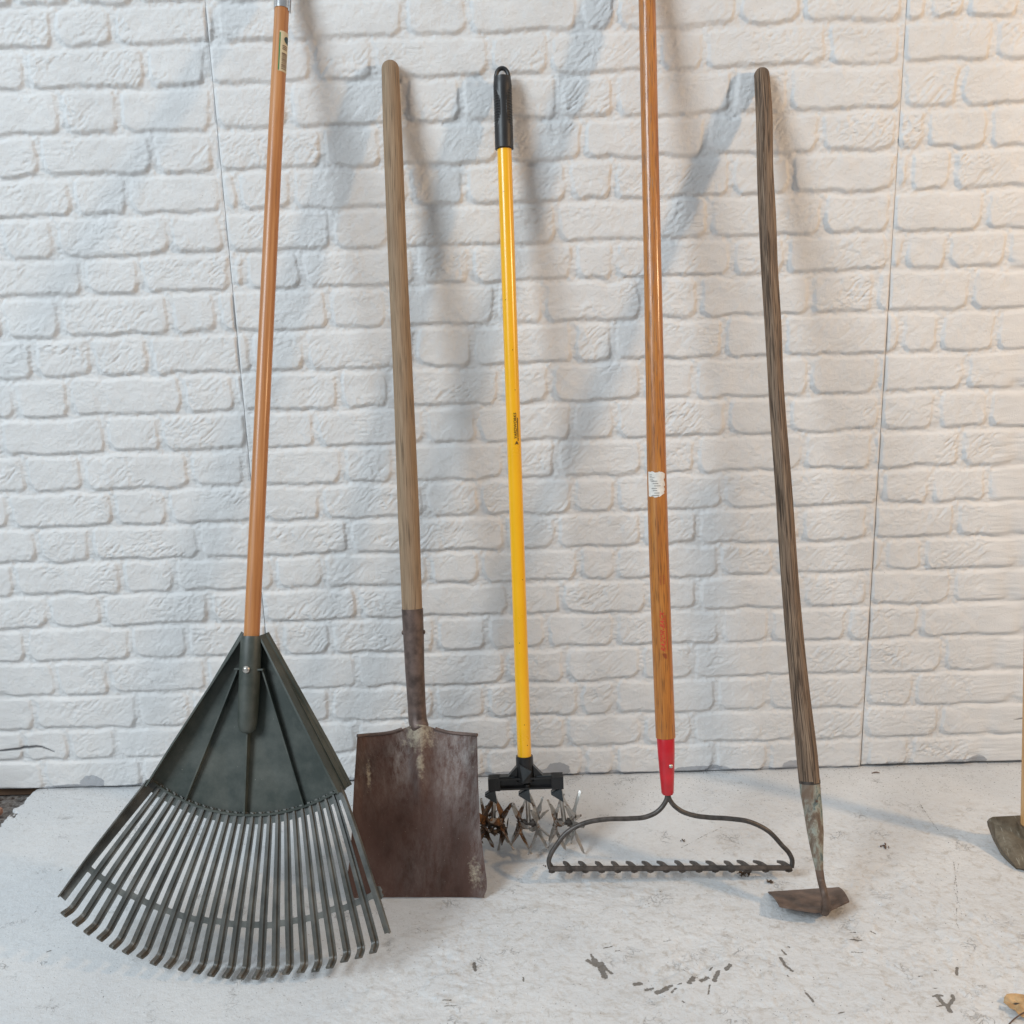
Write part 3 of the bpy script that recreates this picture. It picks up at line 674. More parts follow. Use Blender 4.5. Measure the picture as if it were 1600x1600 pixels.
# tines
NTN = 25; RB = .436
HT = -.0135
def tine_w(r): return lerp(.0088, .0122, min(1, max(0, (r-RIM)/(RB-RIM))))
def make_tine(k):
    th = lerp(-HA, HA, k/(NTN-1)); edge = k in (0, NTN-1); jit = random.uniform(-.003, .003)
    rend = (REND-.003 if not edge else REND-.012)+jit*.6
    st = [(r, 0.0) for r in np.linspace(RIM-.004, rend-.012, 16)]
    cs = []                                         # centre points + local normal
    for r, _ in st: cs.append((FP(r, th, HT*(1-.75*min(1, max(0, (r-RIM)/.14)))), n0, r))
    ax = nm(cs[-1][0]-cs[-2][0]); p = cs[-1][0]
    if not edge:
        hk = R_(random.uniform(74, 86)); rb = .0085
        for q in np.linspace(.2, 1, 5):
            an = hk*q; c_ = p+ax*rb*math.sin(an)+n0*rb*(1-math.cos(an)); cs.append((c_, nm(n0*math.cos(an)-ax*math.sin(an)), rend))
        dr = nm(ax*math.cos(hk)+n0*math.sin(hk)); nn = cs[-1][1]
        L = random.uniform(.013, .017)
        cs.append((cs[-1][0]+dr*L, nn, rend)); cs.append((cs[-1][0]+dr*.002, nn, rend))
    else: cs.append((p+ax*.012, n0, rend))
    prof_rows = []; tip = []
    for i, (c_, nn, r) in enumerate(cs):
        d = nm(cs[min(i+1, len(cs)-1)][0]-cs[max(i-1, 0)][0]); s_ = nm(np.cross(nn, d)); s_ = s_ if s_@b0 > 0 else -s_
        w = tine_w(r)/2*(1.0 if i < len(cs)-1 else .8); t = .0016; rh = .0036 if i < len(cs)-1 else .002; rw = .0013
        if edge: w = .0062; rh = lerp(.024 if k == 0 else .011, .006, min(1, max(0, (r-RIM)/(REND-RIM-.02)))); w = .0062 if k == 0 else .0050
        ring = [c_-s_*w-nn*t, c_+s_*w-nn*t, c_+s_*w, c_+s_*(rw+.0009)+nn*.0002, c_+s_*rw+nn*rh, c_-s_*rw+nn*rh, c_-s_*(rw+.0009)+nn*.0002, c_-s_*w]
        if edge:
            if k == 0: ring = [c_-s_*w-nn*t, c_+s_*w-nn*t, c_+s_*w, c_+s_*w*.2, c_-s_*(w-.0022), c_-s_*(w-.0022)+nn*rh, c_-s_*w+nn*rh, c_-s_*w]
            else: ring = [c_-s_*w-nn*t, c_+s_*w-nn*t, c_+s_*w, c_+s_*w+nn*rh, c_+s_*(w-.0022)+nn*rh, c_+s_*(w-.0022), c_-s_*w*.2, c_-s_*w]
        prof_rows.append(ring+[ring[0]]); tip += [float(np.clip((r-.455)/.05, 0, 1))*(1.0 if True else 0)]*9
    m = MB(); m.grid(prof_rows)
    m.add(prof_rows[0][:8], [tuple(range(8))]); m.add(prof_rows[-1][:8], [tuple(range(7, -1, -1))])
    return m.build('tine', TINE, rk, 28, {'tip': tip+[0]*8+[1]*8})
for k in range(NTN): make_tine(k)
# webs: slot tops under the rim, and the cross band with rounded slot ends
def webs(r_mid, half, up, dn):
    m = MB()
    for k in range(NTN-1):
        t0_, t1_ = lerp(-HA, HA, k/(NTN-1)), lerp(-HA, HA, (k+1)/(NTN-1))
        rows = [[], []]; N = 12; dj = random.uniform(-.0022, .0022)*(1 if up else 0)
        for j in range(N+1):
            q = lerp(.10, .90, j/N); th = lerp(t0_, t1_, q)
            gap = r_mid*(t1_-t0_)-tine_w(r_mid); x = (2*j/N-1); ar = gap/2*(1-math.sqrt(max(0, 1-x*x*.98)))
            r1 = r_mid+dj-half-(ar if up else 0); r2 = r_mid+dj+half+(ar if dn else 0)
            hh = lambda r: HT*(1-.75*min(1, max(0, (r-RIM)/.14)))-.0004
            rows[0].append(FP(r1, th, hh(r1))); rows[1].append(FP(r2, th, hh(r2)))
        m.slab(rows, [[n0]*(N+1)]*2, .0013)
    return m
webs(RIM+.006, .008, False, True).build('slot_web', RPL, rk)
webs(RB, .0046, True, True).build('cross_band', BAND, rk)
m = MB(); q = FP(RB-.004, HA, -.004); d = nm(FP(RB+.005, HA)-FP(RB-.005, HA))
m.prism([q+b0*.003-d*.006, q+b0*.011-d*.006, q+b0*.0125-d*.001, q+b0*.010+d*.003, q+b0*.012+d*.008, q+b0*.007+d*.014, q+b0*.003+d*.012], -n0*.0016)
m.build('broken_tab', TINE, rk)

# ------------------------------------------------------------------ square shovel
Tc = P(655, 1140, Y=-.298); Bc = P(653, 1402, Z=.003)
da, ba, na = frame(Tc, Bc); BL = np.linalg.norm(Bc-Tc)
def on_blade(x, y): q = PP(x, y, Tc, na)-Tc; return q@ba, (q@da)/BL
lo = sorted([on_blade(*q)[::-1] for q in ((562, 1148), (557, 1217), (553, 1295), (548.5, 1340), (543.5, 1370), (541, 1384), (545, 1402))])
ro = sorted([on_blade(*q)[::-1] for q in ((746.5, 1141), (748, 1217), (751, 1295), (758, 1350), (761, 1375), (761, 1388), (757, 1398))])
sh = thing('square_shovel', Bc, 'square point shovel with weathered wooden handle and brown rusty blade, right of the fan rake', 'shovel')
NU, NV = 64, 80; pts = []; g_at = []; c_at = []; uvs = []
rs = np.random.RandomState(5)
for i in range(NV+1):
    v = i/NV; row = []; ur = []
    for j in range(NU+1):
        u = 2*j/NU-1
        vv = lerp(on_blade(654, 1146)[1], 1.0, v)
        ul = np.interp(vv, [q[0] for q in lo], [q[1] for q in lo]); uu_r = np.interp(vv, [q[0] for q in ro], [q[1] for q in ro])
        x = lerp(ul, uu_r, (u+1)/2)
        topd = (1-v)**6
        vy = vv*BL - topd*(.013*math.exp(-(x/.034)**2)+.003*math.exp(-(x/.07)**2)) + topd*.002*abs(u)
        dish = .020*(1-v**3*.9)*(abs(u)**2.2) + .006*sst(.86, 1.0, np.array(abs(u)))*(1-v)
        fk = max(0, 1-v/.44); wd = .0075+.0115*fk
        dish += .0145*(fk**.6)*math.exp(-((x-.002)/wd)**2)
        dish += .0035*sst(.80, 1.0, np.array(v))*sst(.78, 1.0, np.array(abs(u)))
        dish += .0012*math.sin(9*v+3*u)*math.sin(5*u)
        row.append(Tc+da*vy+ba*x+na*dish); ur.append((x, vy))
        cr = max(0.80*math.exp(-(x/.036)**2-((v-.03)/.13)**2), .72*math.exp(-((x-.004)/.010)**2-((v-.2)/.13)**2), .62*math.exp(-((u-.84)/.16)**2-((v-.85)/.15)**2), .42*math.exp(-((u-.92)/.10)**2-((v-.10)/.25)**2), 0.72*math.exp(-((u+.80-.28*(v-.2))/.05)**2-((v-.26)/.13)**2), .33*math.exp(-((v-1)/.03)**2))
        c_at.append(cr)
        g_at.append(max(.85*math.exp(-((u+.28)/.2)**2-((v-.15)/.22)**2), .75*math.exp(-((u-.62)/.42)**2-((v-.12)/.35)**2), .55*math.exp(-((u-.95)/.12)**2), .25*math.exp(-((v-.2)/.3)**2), .22*math.exp(-((u-.1)/.5)**2-((v-.8)/.3)**2)))
    pts.append(row); uvs.append(ur)
nr = [[na]*(NU+1)]*(NV+1)
m = MB(); m.slab(pts, nr, .0026, uvs); npts = (NU+1)*(NV+1)
ex = len(m.v)-2*npts
bl = m.build('blade', BLADE, sh, 50, {'crust': c_at+[0]*npts+[0.1]*ex, 'grey': g_at+[0]*npts+[.3]*ex})
for sg in (range(0, 24), range(41, NU+1)):          # folded step along the top edge
    m = MB(); m.tube([pts[0][j]+na*.0005 for j in sg], .0030, 10); m.build('foot_step', SOCK, bl)
def shY(y): # depth of the stick axis by image row: straight line from the wall contact to the neck
    return None
ST = P(610, 108, Y=-.0225); SN = P(652.5, 1118, Y=-.284)
def st_pt(x, y, o, nv): return PP(x, y, o, nv)
_, _, ns_ = frame(ST, SN)
hp_ = [st_pt(x, y, ST, ns_) for x, y in ((610, 108), (613.7, 210), (621.8, 420), (629.6, 590), (638.3, 800), (644.3, 955))]
m = MB(); stick(m, hp_+[hp_[-1]+(hp_[-1]-hp_[-2])*.25], [.0152, .0166, .0166, .0172, .0188, .0178, .017], prof=lambda i, a: 1+.012*math.sin(3*a+i*.1)); m.build('handle', W_SHOV, sh)
sp = [st_pt(x, y, ST, ns_) for x, y in ((644.3, 951), (646.5, 1000), (648.3, 1050), (651, 1100), (652.6, 1125))]
sp.append(Tc-da*.006-na*.001); sp.append(Tc+da*.010-na*.008); sp.append(Tc+da*.024-na*.020)
m = MB(); m.tube(sp, [.0188, .0182, .0170, .0160, .0162, .0164, .0150, .010], 32, prof=lambda i, a: 1+.01*math.sin(2*a+i))
sk = m.build('socket', SOCK, sh)
m = MB()
rv = st_pt(646, 988, ST, ns_)
for sg in (-1, 1):
    d = XAX*sg; m = MB(); m.tube([rv+d*.016, rv+d*.0195, rv+d*.0208], [.0042, .0038, .0015], 14); m.build('rivet', SOCK, sk)

# ------------------------------------------------------------------ rotary cultivator
CT = P(784.5, 128, Y=-.030); CB = P(824.5, 1287, Z=.056)
dc, bc_, nc = frame(CT, CB); CLEN = np.linalg.norm(CB-CT)
def on_c(x, y): return PP(x, y, CT, nc)
cv = thing('rotary_cultivator', [CB[0], CB[1], 0], 'yellow handled rotary hand cultivator with black grip and rusty star wheels', 'cultivator')
tg = on_c(788, 232); tb = on_c(819.5, 1184)
dp = nm(tb-tg)
m = MB(); m.tube([lerp(tg-dp*.01, tb+dp*.02, q) for q in np.linspace(0, 1, 30)], .0126, 36)
po = m.build('pole', YELLOW, cv)
_, sp_, np_ = frame(tg, tb)
c_ = on_c(800.3, 690); c_ = tg+dp*((c_-tg)@dp)
m = MB(); lettering(m, 'YARDWORKS', c_, dp, sp_, np_, .0126, -.004, -.050, .0050, R_(14), 0, shear=.15, bold=.012)
patch(m, c_, dp, sp_, np_, .0126, -.0415, -.0075, R_(31), R_(38), 0, 2, 3, .0005)
patch(m, c_, dp, sp_, np_, .0126, -.0065, -.0010, R_(31), R_(38), 0, 2, 3, .0005)
for k, (w0, t_) in enumerate(((15, .0030), (11, .0012), (7, -.0006))):   # little tree mark of three chevrons
    for s2 in (-1, 1): patch(m, c_, dp, sp_, np_, .0126, t_, t_+.0012, R_(22), R_(22+s2*w0), 0, 1, 4, .0005, wob=lambda t, p, i, j: (t+.0016*j, p))
m.build('lettering', INKB, po)
for px, py, ph in ((789, 302, -20), (785, 470, -35), (800, 610, 20), (803, 1003, -12), (812, 1130, 5), (815, 1162, 25), (797, 548, 10), (806, 905, 30)):
    q = on_c(px, py); q = tg+dp*((q-tg)@dp); m = MB(); patch(m, q, dp, sp_, np_, .0126, -.0007, .0007, R_(ph), R_(ph+6), 0, 1, 2, .0003); m.build('paint_chip', INKB, po)
# grip: dense lathe with scalloped side ridges
gt = on_c(784.8, 121); dg_ = nm(tg-gt); gl = np.linalg.norm(tg-gt)+.002
_, sg_, ng_ = frame(gt, tg)
rows = []; NA = 96; NZ = 190
for i in range(NZ+1):
    q = i/NZ; t = q*gl; rr = lerp(.0148, .0160, sst(0, .12, np.array(q))) + .0004*math.sin(q*3)
    if q > .985: rr += .0003
    if q > .994: rr -= .0022
    row = []
    for k in range(NA+1):
        an = 2*math.pi*k/NA
        n_c, s_c = math.cos(an), math.sin(an)
        vq = (q-.10)/.68
        rw = 0.0
        if 0 < vq < 1:
            lim = 1.45*math.sqrt(max(0, 1-(2*vq-1)**2))*.80
            dd = min(abs(an-math.pi*.5), abs(an-math.pi*1.5))
            if dd < lim:
                rw = -.0014+.0016*(.5+.5*math.sin(2*math.pi*t/.0046))
            elif dd < lim+.08: rw = .0002
        rw -= .0010*math.exp(-((q-.45)/.2)**2)*(1 if rw == 0 else .4)
        row.append(gt+dg_*t+(rr+rw)*(n_c*ng_+s_c*sg_))
    rows.append(row)
m = MB(); m.grid(rows, None, 0, False); m.add([gt]+rows[0], [(0, k+1, k+2) for k in range(NA)]); m.add([tg+dg_*.002]+rows[-1], [(0, k+2, k+1) for k in range(NA)])
gr = m.build('grip', RUBBER, cv, 50)
m = MB(); lp = []                                   # hanging loop over the top
for an in np.linspace(-.35, math.pi+.35, 24): lp.append(gt-dg_*.0005-dg_*(.0150*math.sin(an))+sg_*(.0108*math.cos(an)))
m.tube(lp, .0036, 14, ref=ng_, prof=lambda i, a: 1+.25*abs(math.cos(a)))
m.build('hanging_loop', RUBBER, gr)
# bracket
m = MB(); cb = tb-dp*.004
m.tube([cb, cb+dp*.004, cb+dp*.03, cb+dp*.046], [.0150, .0156, .0160, .0160], 32)
bx = on_c(821.5, 1221.5); bw = np.linalg.norm(on_c(880, 1219)-on_c(764.5, 1223))
m.box(bx, bc_*bw, dc*.0195, nc*.0045)
m.box(bx-dc*.0095, bc_*bw, dc*.0035, nc*.026); m.box(bx+dc*.0095, bc_*bw*.99, dc*.003, nc*.022)
for sg in (-1, 1):
    m.box(bx+bc_*sg*(bw/2-.010), bc_*.0215, dc*.0225, nc*.0275)
    q = bx-dc*.010+bc_*sg*.016
    m.prism([q-nc*.008, q+bc_*sg*.018-nc*.008, q-dc*.022-bc_*sg*.002-nc*.008], nc*.016)
    m.box(bx+bc_*sg*.034-dc*.0125+nc*.0095, bc_*.028, dc*.002, nc*.0018, 1)
m.prism([cb+dp*.011-bc_*.0095+nc*.0145, cb+dp*.024+bc_*.012+nc*.0145, cb+dp*.042-bc_*.004+nc*.0145], nc*.005, 2)
m.build('bracket', [BLACK, FIN, FIN], cv)
# posts, deflectors, star wheels
posts = [((771, 1226), (771, 1287)), ((823.5, 1225), (826, 1286)), ((874, 1222), (882, 1285))]
rg = random.Random(11)
def star(c_, axis_, rust, ph0, name='star_wheel'):
    m = MB(); e1 = nm(np.cross(axis_, np.array([0, 1.0, .2]))); e2 = np.cross(axis_, e1); rs_ = []
    m.tube([c_-axis_*.0022, c_+axis_*.0022], .0125, 18); rs_ += [rust]*len(m.v)
    for k in range(8):
        an = ph0+k*math.pi/4+rg.uniform(-.16, .16); ln_ = rg.uniform(.046, .058); lean = (.40 if k % 2 else -.34)+rg.uniform(-.14, .14)
        rd = math.cos(an)*e1+math.sin(an)*e2; tg_ = np.cross(axis_, rd)
        n_before = len(m.v); rows = []
        for q in (0, .2, .45, .7, .9, 1.0):
            rr = .008+q*(ln_-.008); x = axis_*(lean*max(0, rr-.014)); w = [.0085, .0075, .0064, .0056, .0042, .0010][(0, .2, .45, .7, .9, 1.0).index(q)]
            tw = rg.uniform(.2, .8)*(1 if k % 2 else -1); tt = tg_*math.cos(tw)+axis_*math.sin(tw); na_ = np.cross(rd, tt)
            p = c_+rd*rr+x; th = .0021
            rows.append([p-tt*w, p+na_*th, p+tt*w, p-na_*th, p-tt*w])
        m.grid(rows); rs_ += [max(0, rust-.55*(.3+.7*rg.random()) if q_ > .5 else rust) for q_ in (0, .2, .45, .7, .9, 1.0) for _ in range(5)]
    return m.build(name, STAR, cv, 30, {'rust': rs_})
for k, (pa, pb) in enumerate(posts):
    A_, B2 = on_c(*pa), on_c(*pb)
    m = MB(); m.tube([A_, lerp(A_, B2, .5), B2+dc*.004], .0042, 16)
    pst = m.build('axle_post', [SILVER, STAR, STAR][0], cv)
    m = MB(); m.tube([A_+nc*.002-dc*.001, A_+dc*.006+nc*.002], .0062, 14); m.build('collar', BLACK, pst)
    m = MB(); f0 = on_c(pa[0]-.5, 1232+2-k*1.5)+nc*.006
    tri = [f0-bc_*.0150+dc*.008, f0+bc_*.0040-dc*.003, f0+bc_*.0070+dc*.0225]
    m.prism([tri[0], tri[1], tri[2]], nc*.007)
    m.prism([tri[0]-dc*.0015, tri[1]-dc*.0015, tri[1]-nc*.0150-dc*.001, tri[0]-nc*.0150-dc*.001], dc*.004)
    m.build('deflector', FIN, cv)
    axv = nm(bc_+np.array([0, .04*(k-1), 0]))
    m = MB(); m.tube([B2-axv*.019, B2+axv*.019], .0050, 14); m.tube([B2-axv*.010, B2-axv*.005], .0078, 16); m.tube([B2+axv*.005, B2+axv*.010], .0078, 16)
    m.build('axle', IRON, pst)
    rust = (.75, .30, .18)[k]
    star(B2-axv*.0165+np.array([0, 0, .001]), axv, rust+.15, rg.uniform(0, 1)); star(B2+axv*.0165, axv, rust-.12, rg.uniform(0, 1))
m = MB()                                            # soil and roots caught in the left wheels
B2 = on_c(*posts[0][1])
for _ in range(70):
    q = B2+np.array([rg.gauss(0, .017), rg.gauss(-.002, .012), rg.gauss(-.006, .013)]); d = nm([rg.gauss(0, 1), rg.gauss(0, 1), rg.gauss(0, 1)])*rg.uniform(.003, .014)
    m.tube([q-d, q+np.array([0, 0, .002]), q+d], [.0005, rg.uniform(.001, .0038), .0005], 7)
m.build('caught_soil', DIRT, cv)

# ------------------------------------------------------------------ bow rake
RBc = P(1049, 1356, Z=.032); RT = P(1011, 0, Y=-.052)
dr, br_, nr_ = frame(RT, RBc)
def on_r(x, y): return PP(x, y, RBc, nr_)
bw_ = thing('bow_rake', [RBc[0], RBc[1], 0], 'bow rake with amber wooden handle, bright red ferrule and dark steel bow', 'rake')
rt = RT-dr*((.052-.017)/(-dr[1]))
hpx = [(1011, 0), (1015, 200), (1019.3, 400), (1023.4, 600), (1027.6, 800), (1033.5, 980), (1040, 1152)]
hp_ = [on_r(*q) for q in hpx]; hp_.insert(0, rt)
m = MB(); C, rr = stick(m, hp_, [.0135, .0145, .0146, .0150, .0158, .0168, .0168, .0166], prof=lambda i, a: 1+.008*math.sin(2*a+i*.07)); hb = m.build('handle', W_BOW, bw_)
def ax_at(x, y):
    q = on_r(x, y); i = int(np.argmin(np.linalg.norm(C-q, axis=1))); i = min(max(i, 1), len(C)-2)
    d = nm(C[i+1]-C[i-1]); p = C[i]+d*((q-C[i])@d); s_ = nm(XAX-(XAX@d)*d); n_ = np.cross(d, s_); n_ = n_ if n_[1] < 0 else -n_
    return p, d, s_, n_, float(np.interp(0, [0, 1], [rr[i], rr[i]]))*1.012
p_, d_, s_, n_, r_ = ax_at(1026.5, 757)
m = MB(); rg2 = random.Random(4); edge = [rg2.uniform(-.0014, .0014) for _ in range(40)]
patch(m, p_, d_, s_, n_, r_, -.021, .021, R_(-64), R_(38), 0, 16, 14, .0003, wob=lambda t, p, i, j: (t+(edge[int(j*14)] if i in (0, 1) else 0)+(.004*(j-.75)*(1 if i < .5 else -1)*4*(1 if j > .75 else 0))*(abs(2*i-1)), p+(.12*edge[int(i*16)+15]/.0014*j)))
for k in range(7):
    t = -.006+.004*k; patch(m, p_, d_, s_, n_, r_, t, t+.0011, R_(-40+8*(k % 3)), R_(-40+8*(k % 3)+rg2.uniform(20, 48)), 1, 1, 5, .0006)
for k in range(5):
    t = -.017+.0026*k; patch(m, p_, d_, s_, n_, r_, t, t+.0008, R_(-52), R_(-52+rg2.uniform(16, 40)), 1, 1, 5, .0006)
m.build('torn_sticker', [PAPER, plain('grey_print_ink', (0.22, 0.20, 0.18), .6, 0, .2, 100, 0)], hb)
p_, d_, s_, n_, r_ = ax_at(1033.8, 1018)
m = MB()
lettering(m, 'RAZOR-BACK', p_, d_, s_, n_, r_, -.002, -.069, .0078, R_(-2), 0, shear=.55, bold=.010)
for t0_, t1_, a1_ in ((-.064, -.050, 19), (-.050, -.031, 22), (-.031, -.004, 24)):
    patch(m, p_, d_, s_, n_, r_, t0_, t1_, R_(a1_-2), R_(a1_+1), 0, 2, 2, .0005)
for k in range(6): patch(m, p_, d_, s_, n_, r_, .001+.0015*k, .0018+.0015*k, R_(-10+3*k), R_(18), 1, 1, 4, .0005, wob=lambda t, p, i, j: (t+.0009*math.sin(9*j), p))
m.build('lettering', [INKR, plain('faded_dark_red_ink', (0.30, 0.05, 0.025), .5, 0, .3, 300, 0)], hb)
p_, d_, s_, n_, r_ = ax_at(1034, 911)
m = MB()
lettering(m, "TMK'D", p_, d_, s_, n_, r_, .001, -.0155, .0040, R_(16), 0)
lettering(m, 'HANDLE', p_, d_, s_, n_, r_, .001, -.0145, .0028, R_(-4), 0)
m.build('small_print', plain('worn_red_ink', (0.38, 0.085, 0.03), .5, 0, .3, 300, 0), hb)
fe0, fe1 = on_r(1040, 1150), on_r(1043.2, 1241)
m = MB(); df = nm(fe1-fe0); fl_ = np.linalg.norm(fe1-fe0)
m.tube([fe0+df*fl_*q for q in (0, .01, .3, .6, .85, .97, 1.0)], [.0148, .0153, .0144, .0128, .0112, .0106, .0088], 32)
fr = m.build('ferrule', RED, bw_)
m = MB(); q = on_r(1046.5, 1194)+nr_*.0128; m.tube([q-nr_*.002, q+nr_*.0008, q+nr_*.0018, q+nr_*.0023], [.0034, .0034, .0026, .001], 16); m.build('rivet', SILVER, fr)
bowp = [(859.5, 1357), (857.5, 1345), (861, 1334), (868.5, 1322), (885, 1301.5), (912.5, 1286.5), (948, 1280), (984, 1279), (1009, 1276.5), (1028, 1267.5), (1038, 1256), (1042.5, 1246), (1042, 1236)]
bowq = [(1237, 1355), (1238, 1345), (1233, 1333), (1223, 1322), (1201, 1299), (1171, 1284), (1138, 1279), (1105, 1277), (1086, 1274.5), (1061, 1265), (1050, 1255), (1045, 1246), (1044.5, 1236)]
def dense(pts, n=70):
    mb_ = MB(); C_, _ = stick(mb_, pts, [1]*len(pts), False, n, 6); return list(C_)
for bp in (bowp, bowq):
    q = dense([on_r(*w) for w in bp])
    m = MB(); m.tube(q, .0041, 14); m.build('bow_rod', ROD, bw_)
m = MB(); b0_, b1_ = on_r(860, 1357.5), on_r(1236.5, 1356); dl = nm(b1_-b0_)
rows = [];  nb = 2
m.tube([lerp(b0_, b1_, q) for q in np.linspace(0, 1, 30)], .0047, 10, prof=lambda i, a: 1+.10*math.cos(4*a)+.03*math.sin(i*2.3))
hbx = m.build('head_bar', IRON, bw_)
tx = [864, 889, 915, 941, 966, 992, 1017, 1042, 1067, 1092, 1118, 1143, 1168, 1195, 1220, 1234]
tx = [862, 889.5, 914.5, 940, 965, 991, 1016, 1041, 1066, 1092, 1117.5, 1143, 1168, 1196, 1232]
td = nm(np.array([-.10, .92, -.37]))
for k, px in enumerate(tx):
    p0 = b0_+dl*((on_r(px, 1357)-b0_)@dl); m = MB()
    L = .058*random.uniform(.94, 1.04); cu_ = np.array([0, 0, .006])
    rows = []; sd = np.array([random.uniform(-.07, .07), 0, 0])
    up = nm(np.cross(td, dl)); up = up if up[2] > 0 else -up
    for q in (0, .12, .35, .6, .85, 1.0):
        c2 = p0-td*.003+(td+sd)*L*q+cu_*(4*q*(1-q))*.6; w = lerp(.0040, .0018, q)*(1.5 if q == 0 else 1)*(.35 if q == 1 else 1); h = lerp(.0042, .0020, q)
        rows.append([c2-dl*w-up*h, c2+dl*w-up*h, c2+dl*w*.8+up*h, c2-dl*w*.8+up*h, c2-dl*w-up*h])
    m.grid(rows); m.add(rows[0][:4], [(0, 1, 2, 3)]); m.add(rows[-1][:4], [(3, 2, 1, 0)])
    q0 = p0-np.array([0, .001, .0045]); m.tube([q0-dl*.0055, q0, q0+dl*.0055], [.0018, .0036, .0018], 8)
    m.build('tooth', IRON, bw_)

# ------------------------------------------------------------------ hoe
HT0 = P(1190.5, 118, Y=-.0205); HN = P(1288, 1424, Z=.018)
dh, bh, nh = frame(HT0, HN)
def on_h(x, y): return PP(x, y, HT0, nh)
ho = thing('garden_hoe', [HN[0], HN[1], 0], 'old garden hoe with cracked dark brown wooden handle and rusty blade flat on the floor', 'hoe')
hpx = [(1190.5, 118), (1193.8, 170), (1195.5, 260), (1199.2, 340), (1202, 410), (1207.8, 510), (1212.2, 600), (1223.8, 760), (1235, 920), (1250, 1080), (1261, 1180), (1265, 1222)]
m = MB(); rgh_ = random.Random(9)
C, rr = stick(m, [on_h(*q) for q in hpx], [.0135, .0146, .0136, .0143, .0137, .0140, .0133, .0135, .0138, .0158, .0170, .0166], n=110, seg=40, prof=lambda i, a: 1+.030*math.sin(2*a+i*.13)+.022*math.sin(5*a+1.3+i*.05)+.012*math.sin(9*a+i*.21))
m.build('handle', W_HOE, ho)
fp = [on_h(*q) for q in ((1265, 1221), (1266.5, 1240), (1270, 1265), (1274, 1302), (1277, 1334), (1281, 1364))]
m = MB(); m.tube(fp, [.0166, .0162, .0150, .0130, .0093, .0058], 32, prof=lambda i, a: 1+.015*math.sin(3*a+i)); fo = m.build('ferrule', HOEF, ho)
m = MB(); m.tube([fp[0]-dh*.002, fp[0]+dh*.0025], .0171, 32); m.build('collar_ring', IRON, fo)
m = MB(); q = on_h(1271.5, 1249)+nh*.0150; m.tube([q-nh*.002, q+nh*.001], [.0032, .002], 12); m.build('rivet', HOEB, fo)
nkp = [on_h(1280, 1358), on_h(1283, 1376), P(1288, 1396, Z=.055), P(1290.5, 1412, Z=.036), P(1289, 1424, Z=.022), P(1285, 1424, Z=.020)+np.array([0, .012, -.001])]
m = MB(); C2, r2 = stick(m, nkp, [.0066, .0060, .0058, .0068, .0076, .0060], False, 26, 18); m.build('neck', HOEB, ho)
far = [P(1200, 1393, Z=.004), P(1225, 1391.5, Z=.003), P(1255, 1389.5, Z=.003), P(1285, 1387.5, Z=.003), P(1311, 1386, Z=.004)]
near = [P(1219, 1415, Z=.026), P(1245, 1419.5, Z=.027), P(1273, 1424, Z=.026), P(1297, 1421, Z=.027), P(1327, 1407, Z=.028)]
near[0] = P(1218, 1415, Z=.026)
rows = []
for q in np.linspace(0, 1, 8):
    row = [lerp(f_, n_2, q)+np.array([0, 0, .004*math.sin(math.pi*q)]) for f_, n_2 in zip(far, near)]
    rows.append(row)
bn = nm(np.cross(rows[0][4]-rows[0][0], rows[-1][2]-rows[0][2])); bn = bn if bn[2] > 0 else -bn
m = MB(); m.slab(rows, [[bn]*5]*8, .0030); m.build('blade', HOEB, ho, 50)

# ------------------------------------------------------------------ mattock at the right edge
MT = P(1624, 545, Y=-.30); MBt = P(1612, 1292, Z=.052)
mt = thing('mattock', [MBt[0], MBt[1], 0], 'mattock with scratched dark steel head and pale wooden handle at the right edge', 'mattock')
dm, bm_, nm_ = frame(MT, MBt)
m = MB(); stick(m, [MT, lerp(MT, MBt, .5), MBt+dm*.02], [.0165, .0160, .0180]); m.build('handle', W_MAT, mt)
top_f = [P(1545.5, 1279, Z=.050), P(1551, 1276.2, Z=.052), P(1592, 1274, Z=.060), P(1640, 1273, Z=.060), P(1700, 1278, Z=.050), P(1730, 1290, Z=.03)]
low_f = [P(1546.5, 1286, Z=.040), P(1555, 1308, Z=.028), P(1567, 1330, Z=.016), P(1589, 1356, Z=.006), P(1650, 1366, Z=.010), P(1725, 1310, Z=.010)]
rows = []
for q in np.linspace(0, 1, 10):
    rows.append([lerp(f_, n_2, q)+np.array([0, -.004, .006])*math.sin(math.pi*q)*min(1, i*.6) for i, (f_, n_2) in enumerate(zip(top_f, low_f))])
bn = nm(np.cross(rows[0][3]-rows[0][0], rows[-1][2]-rows[0][2])); bn = bn if bn[2] > 0 else -bn
m = MB(); m.slab(rows, [[bn]*6]*10, .016)
hdm = m.build('head', MATT, mt, 40)
m = MB(); q = MBt; m.tube([q-dm*.006, q+dm*.004, q+dm*.035], [.0225, .0245, .026], 28); m.build('eye_collar', MATT, hdm)

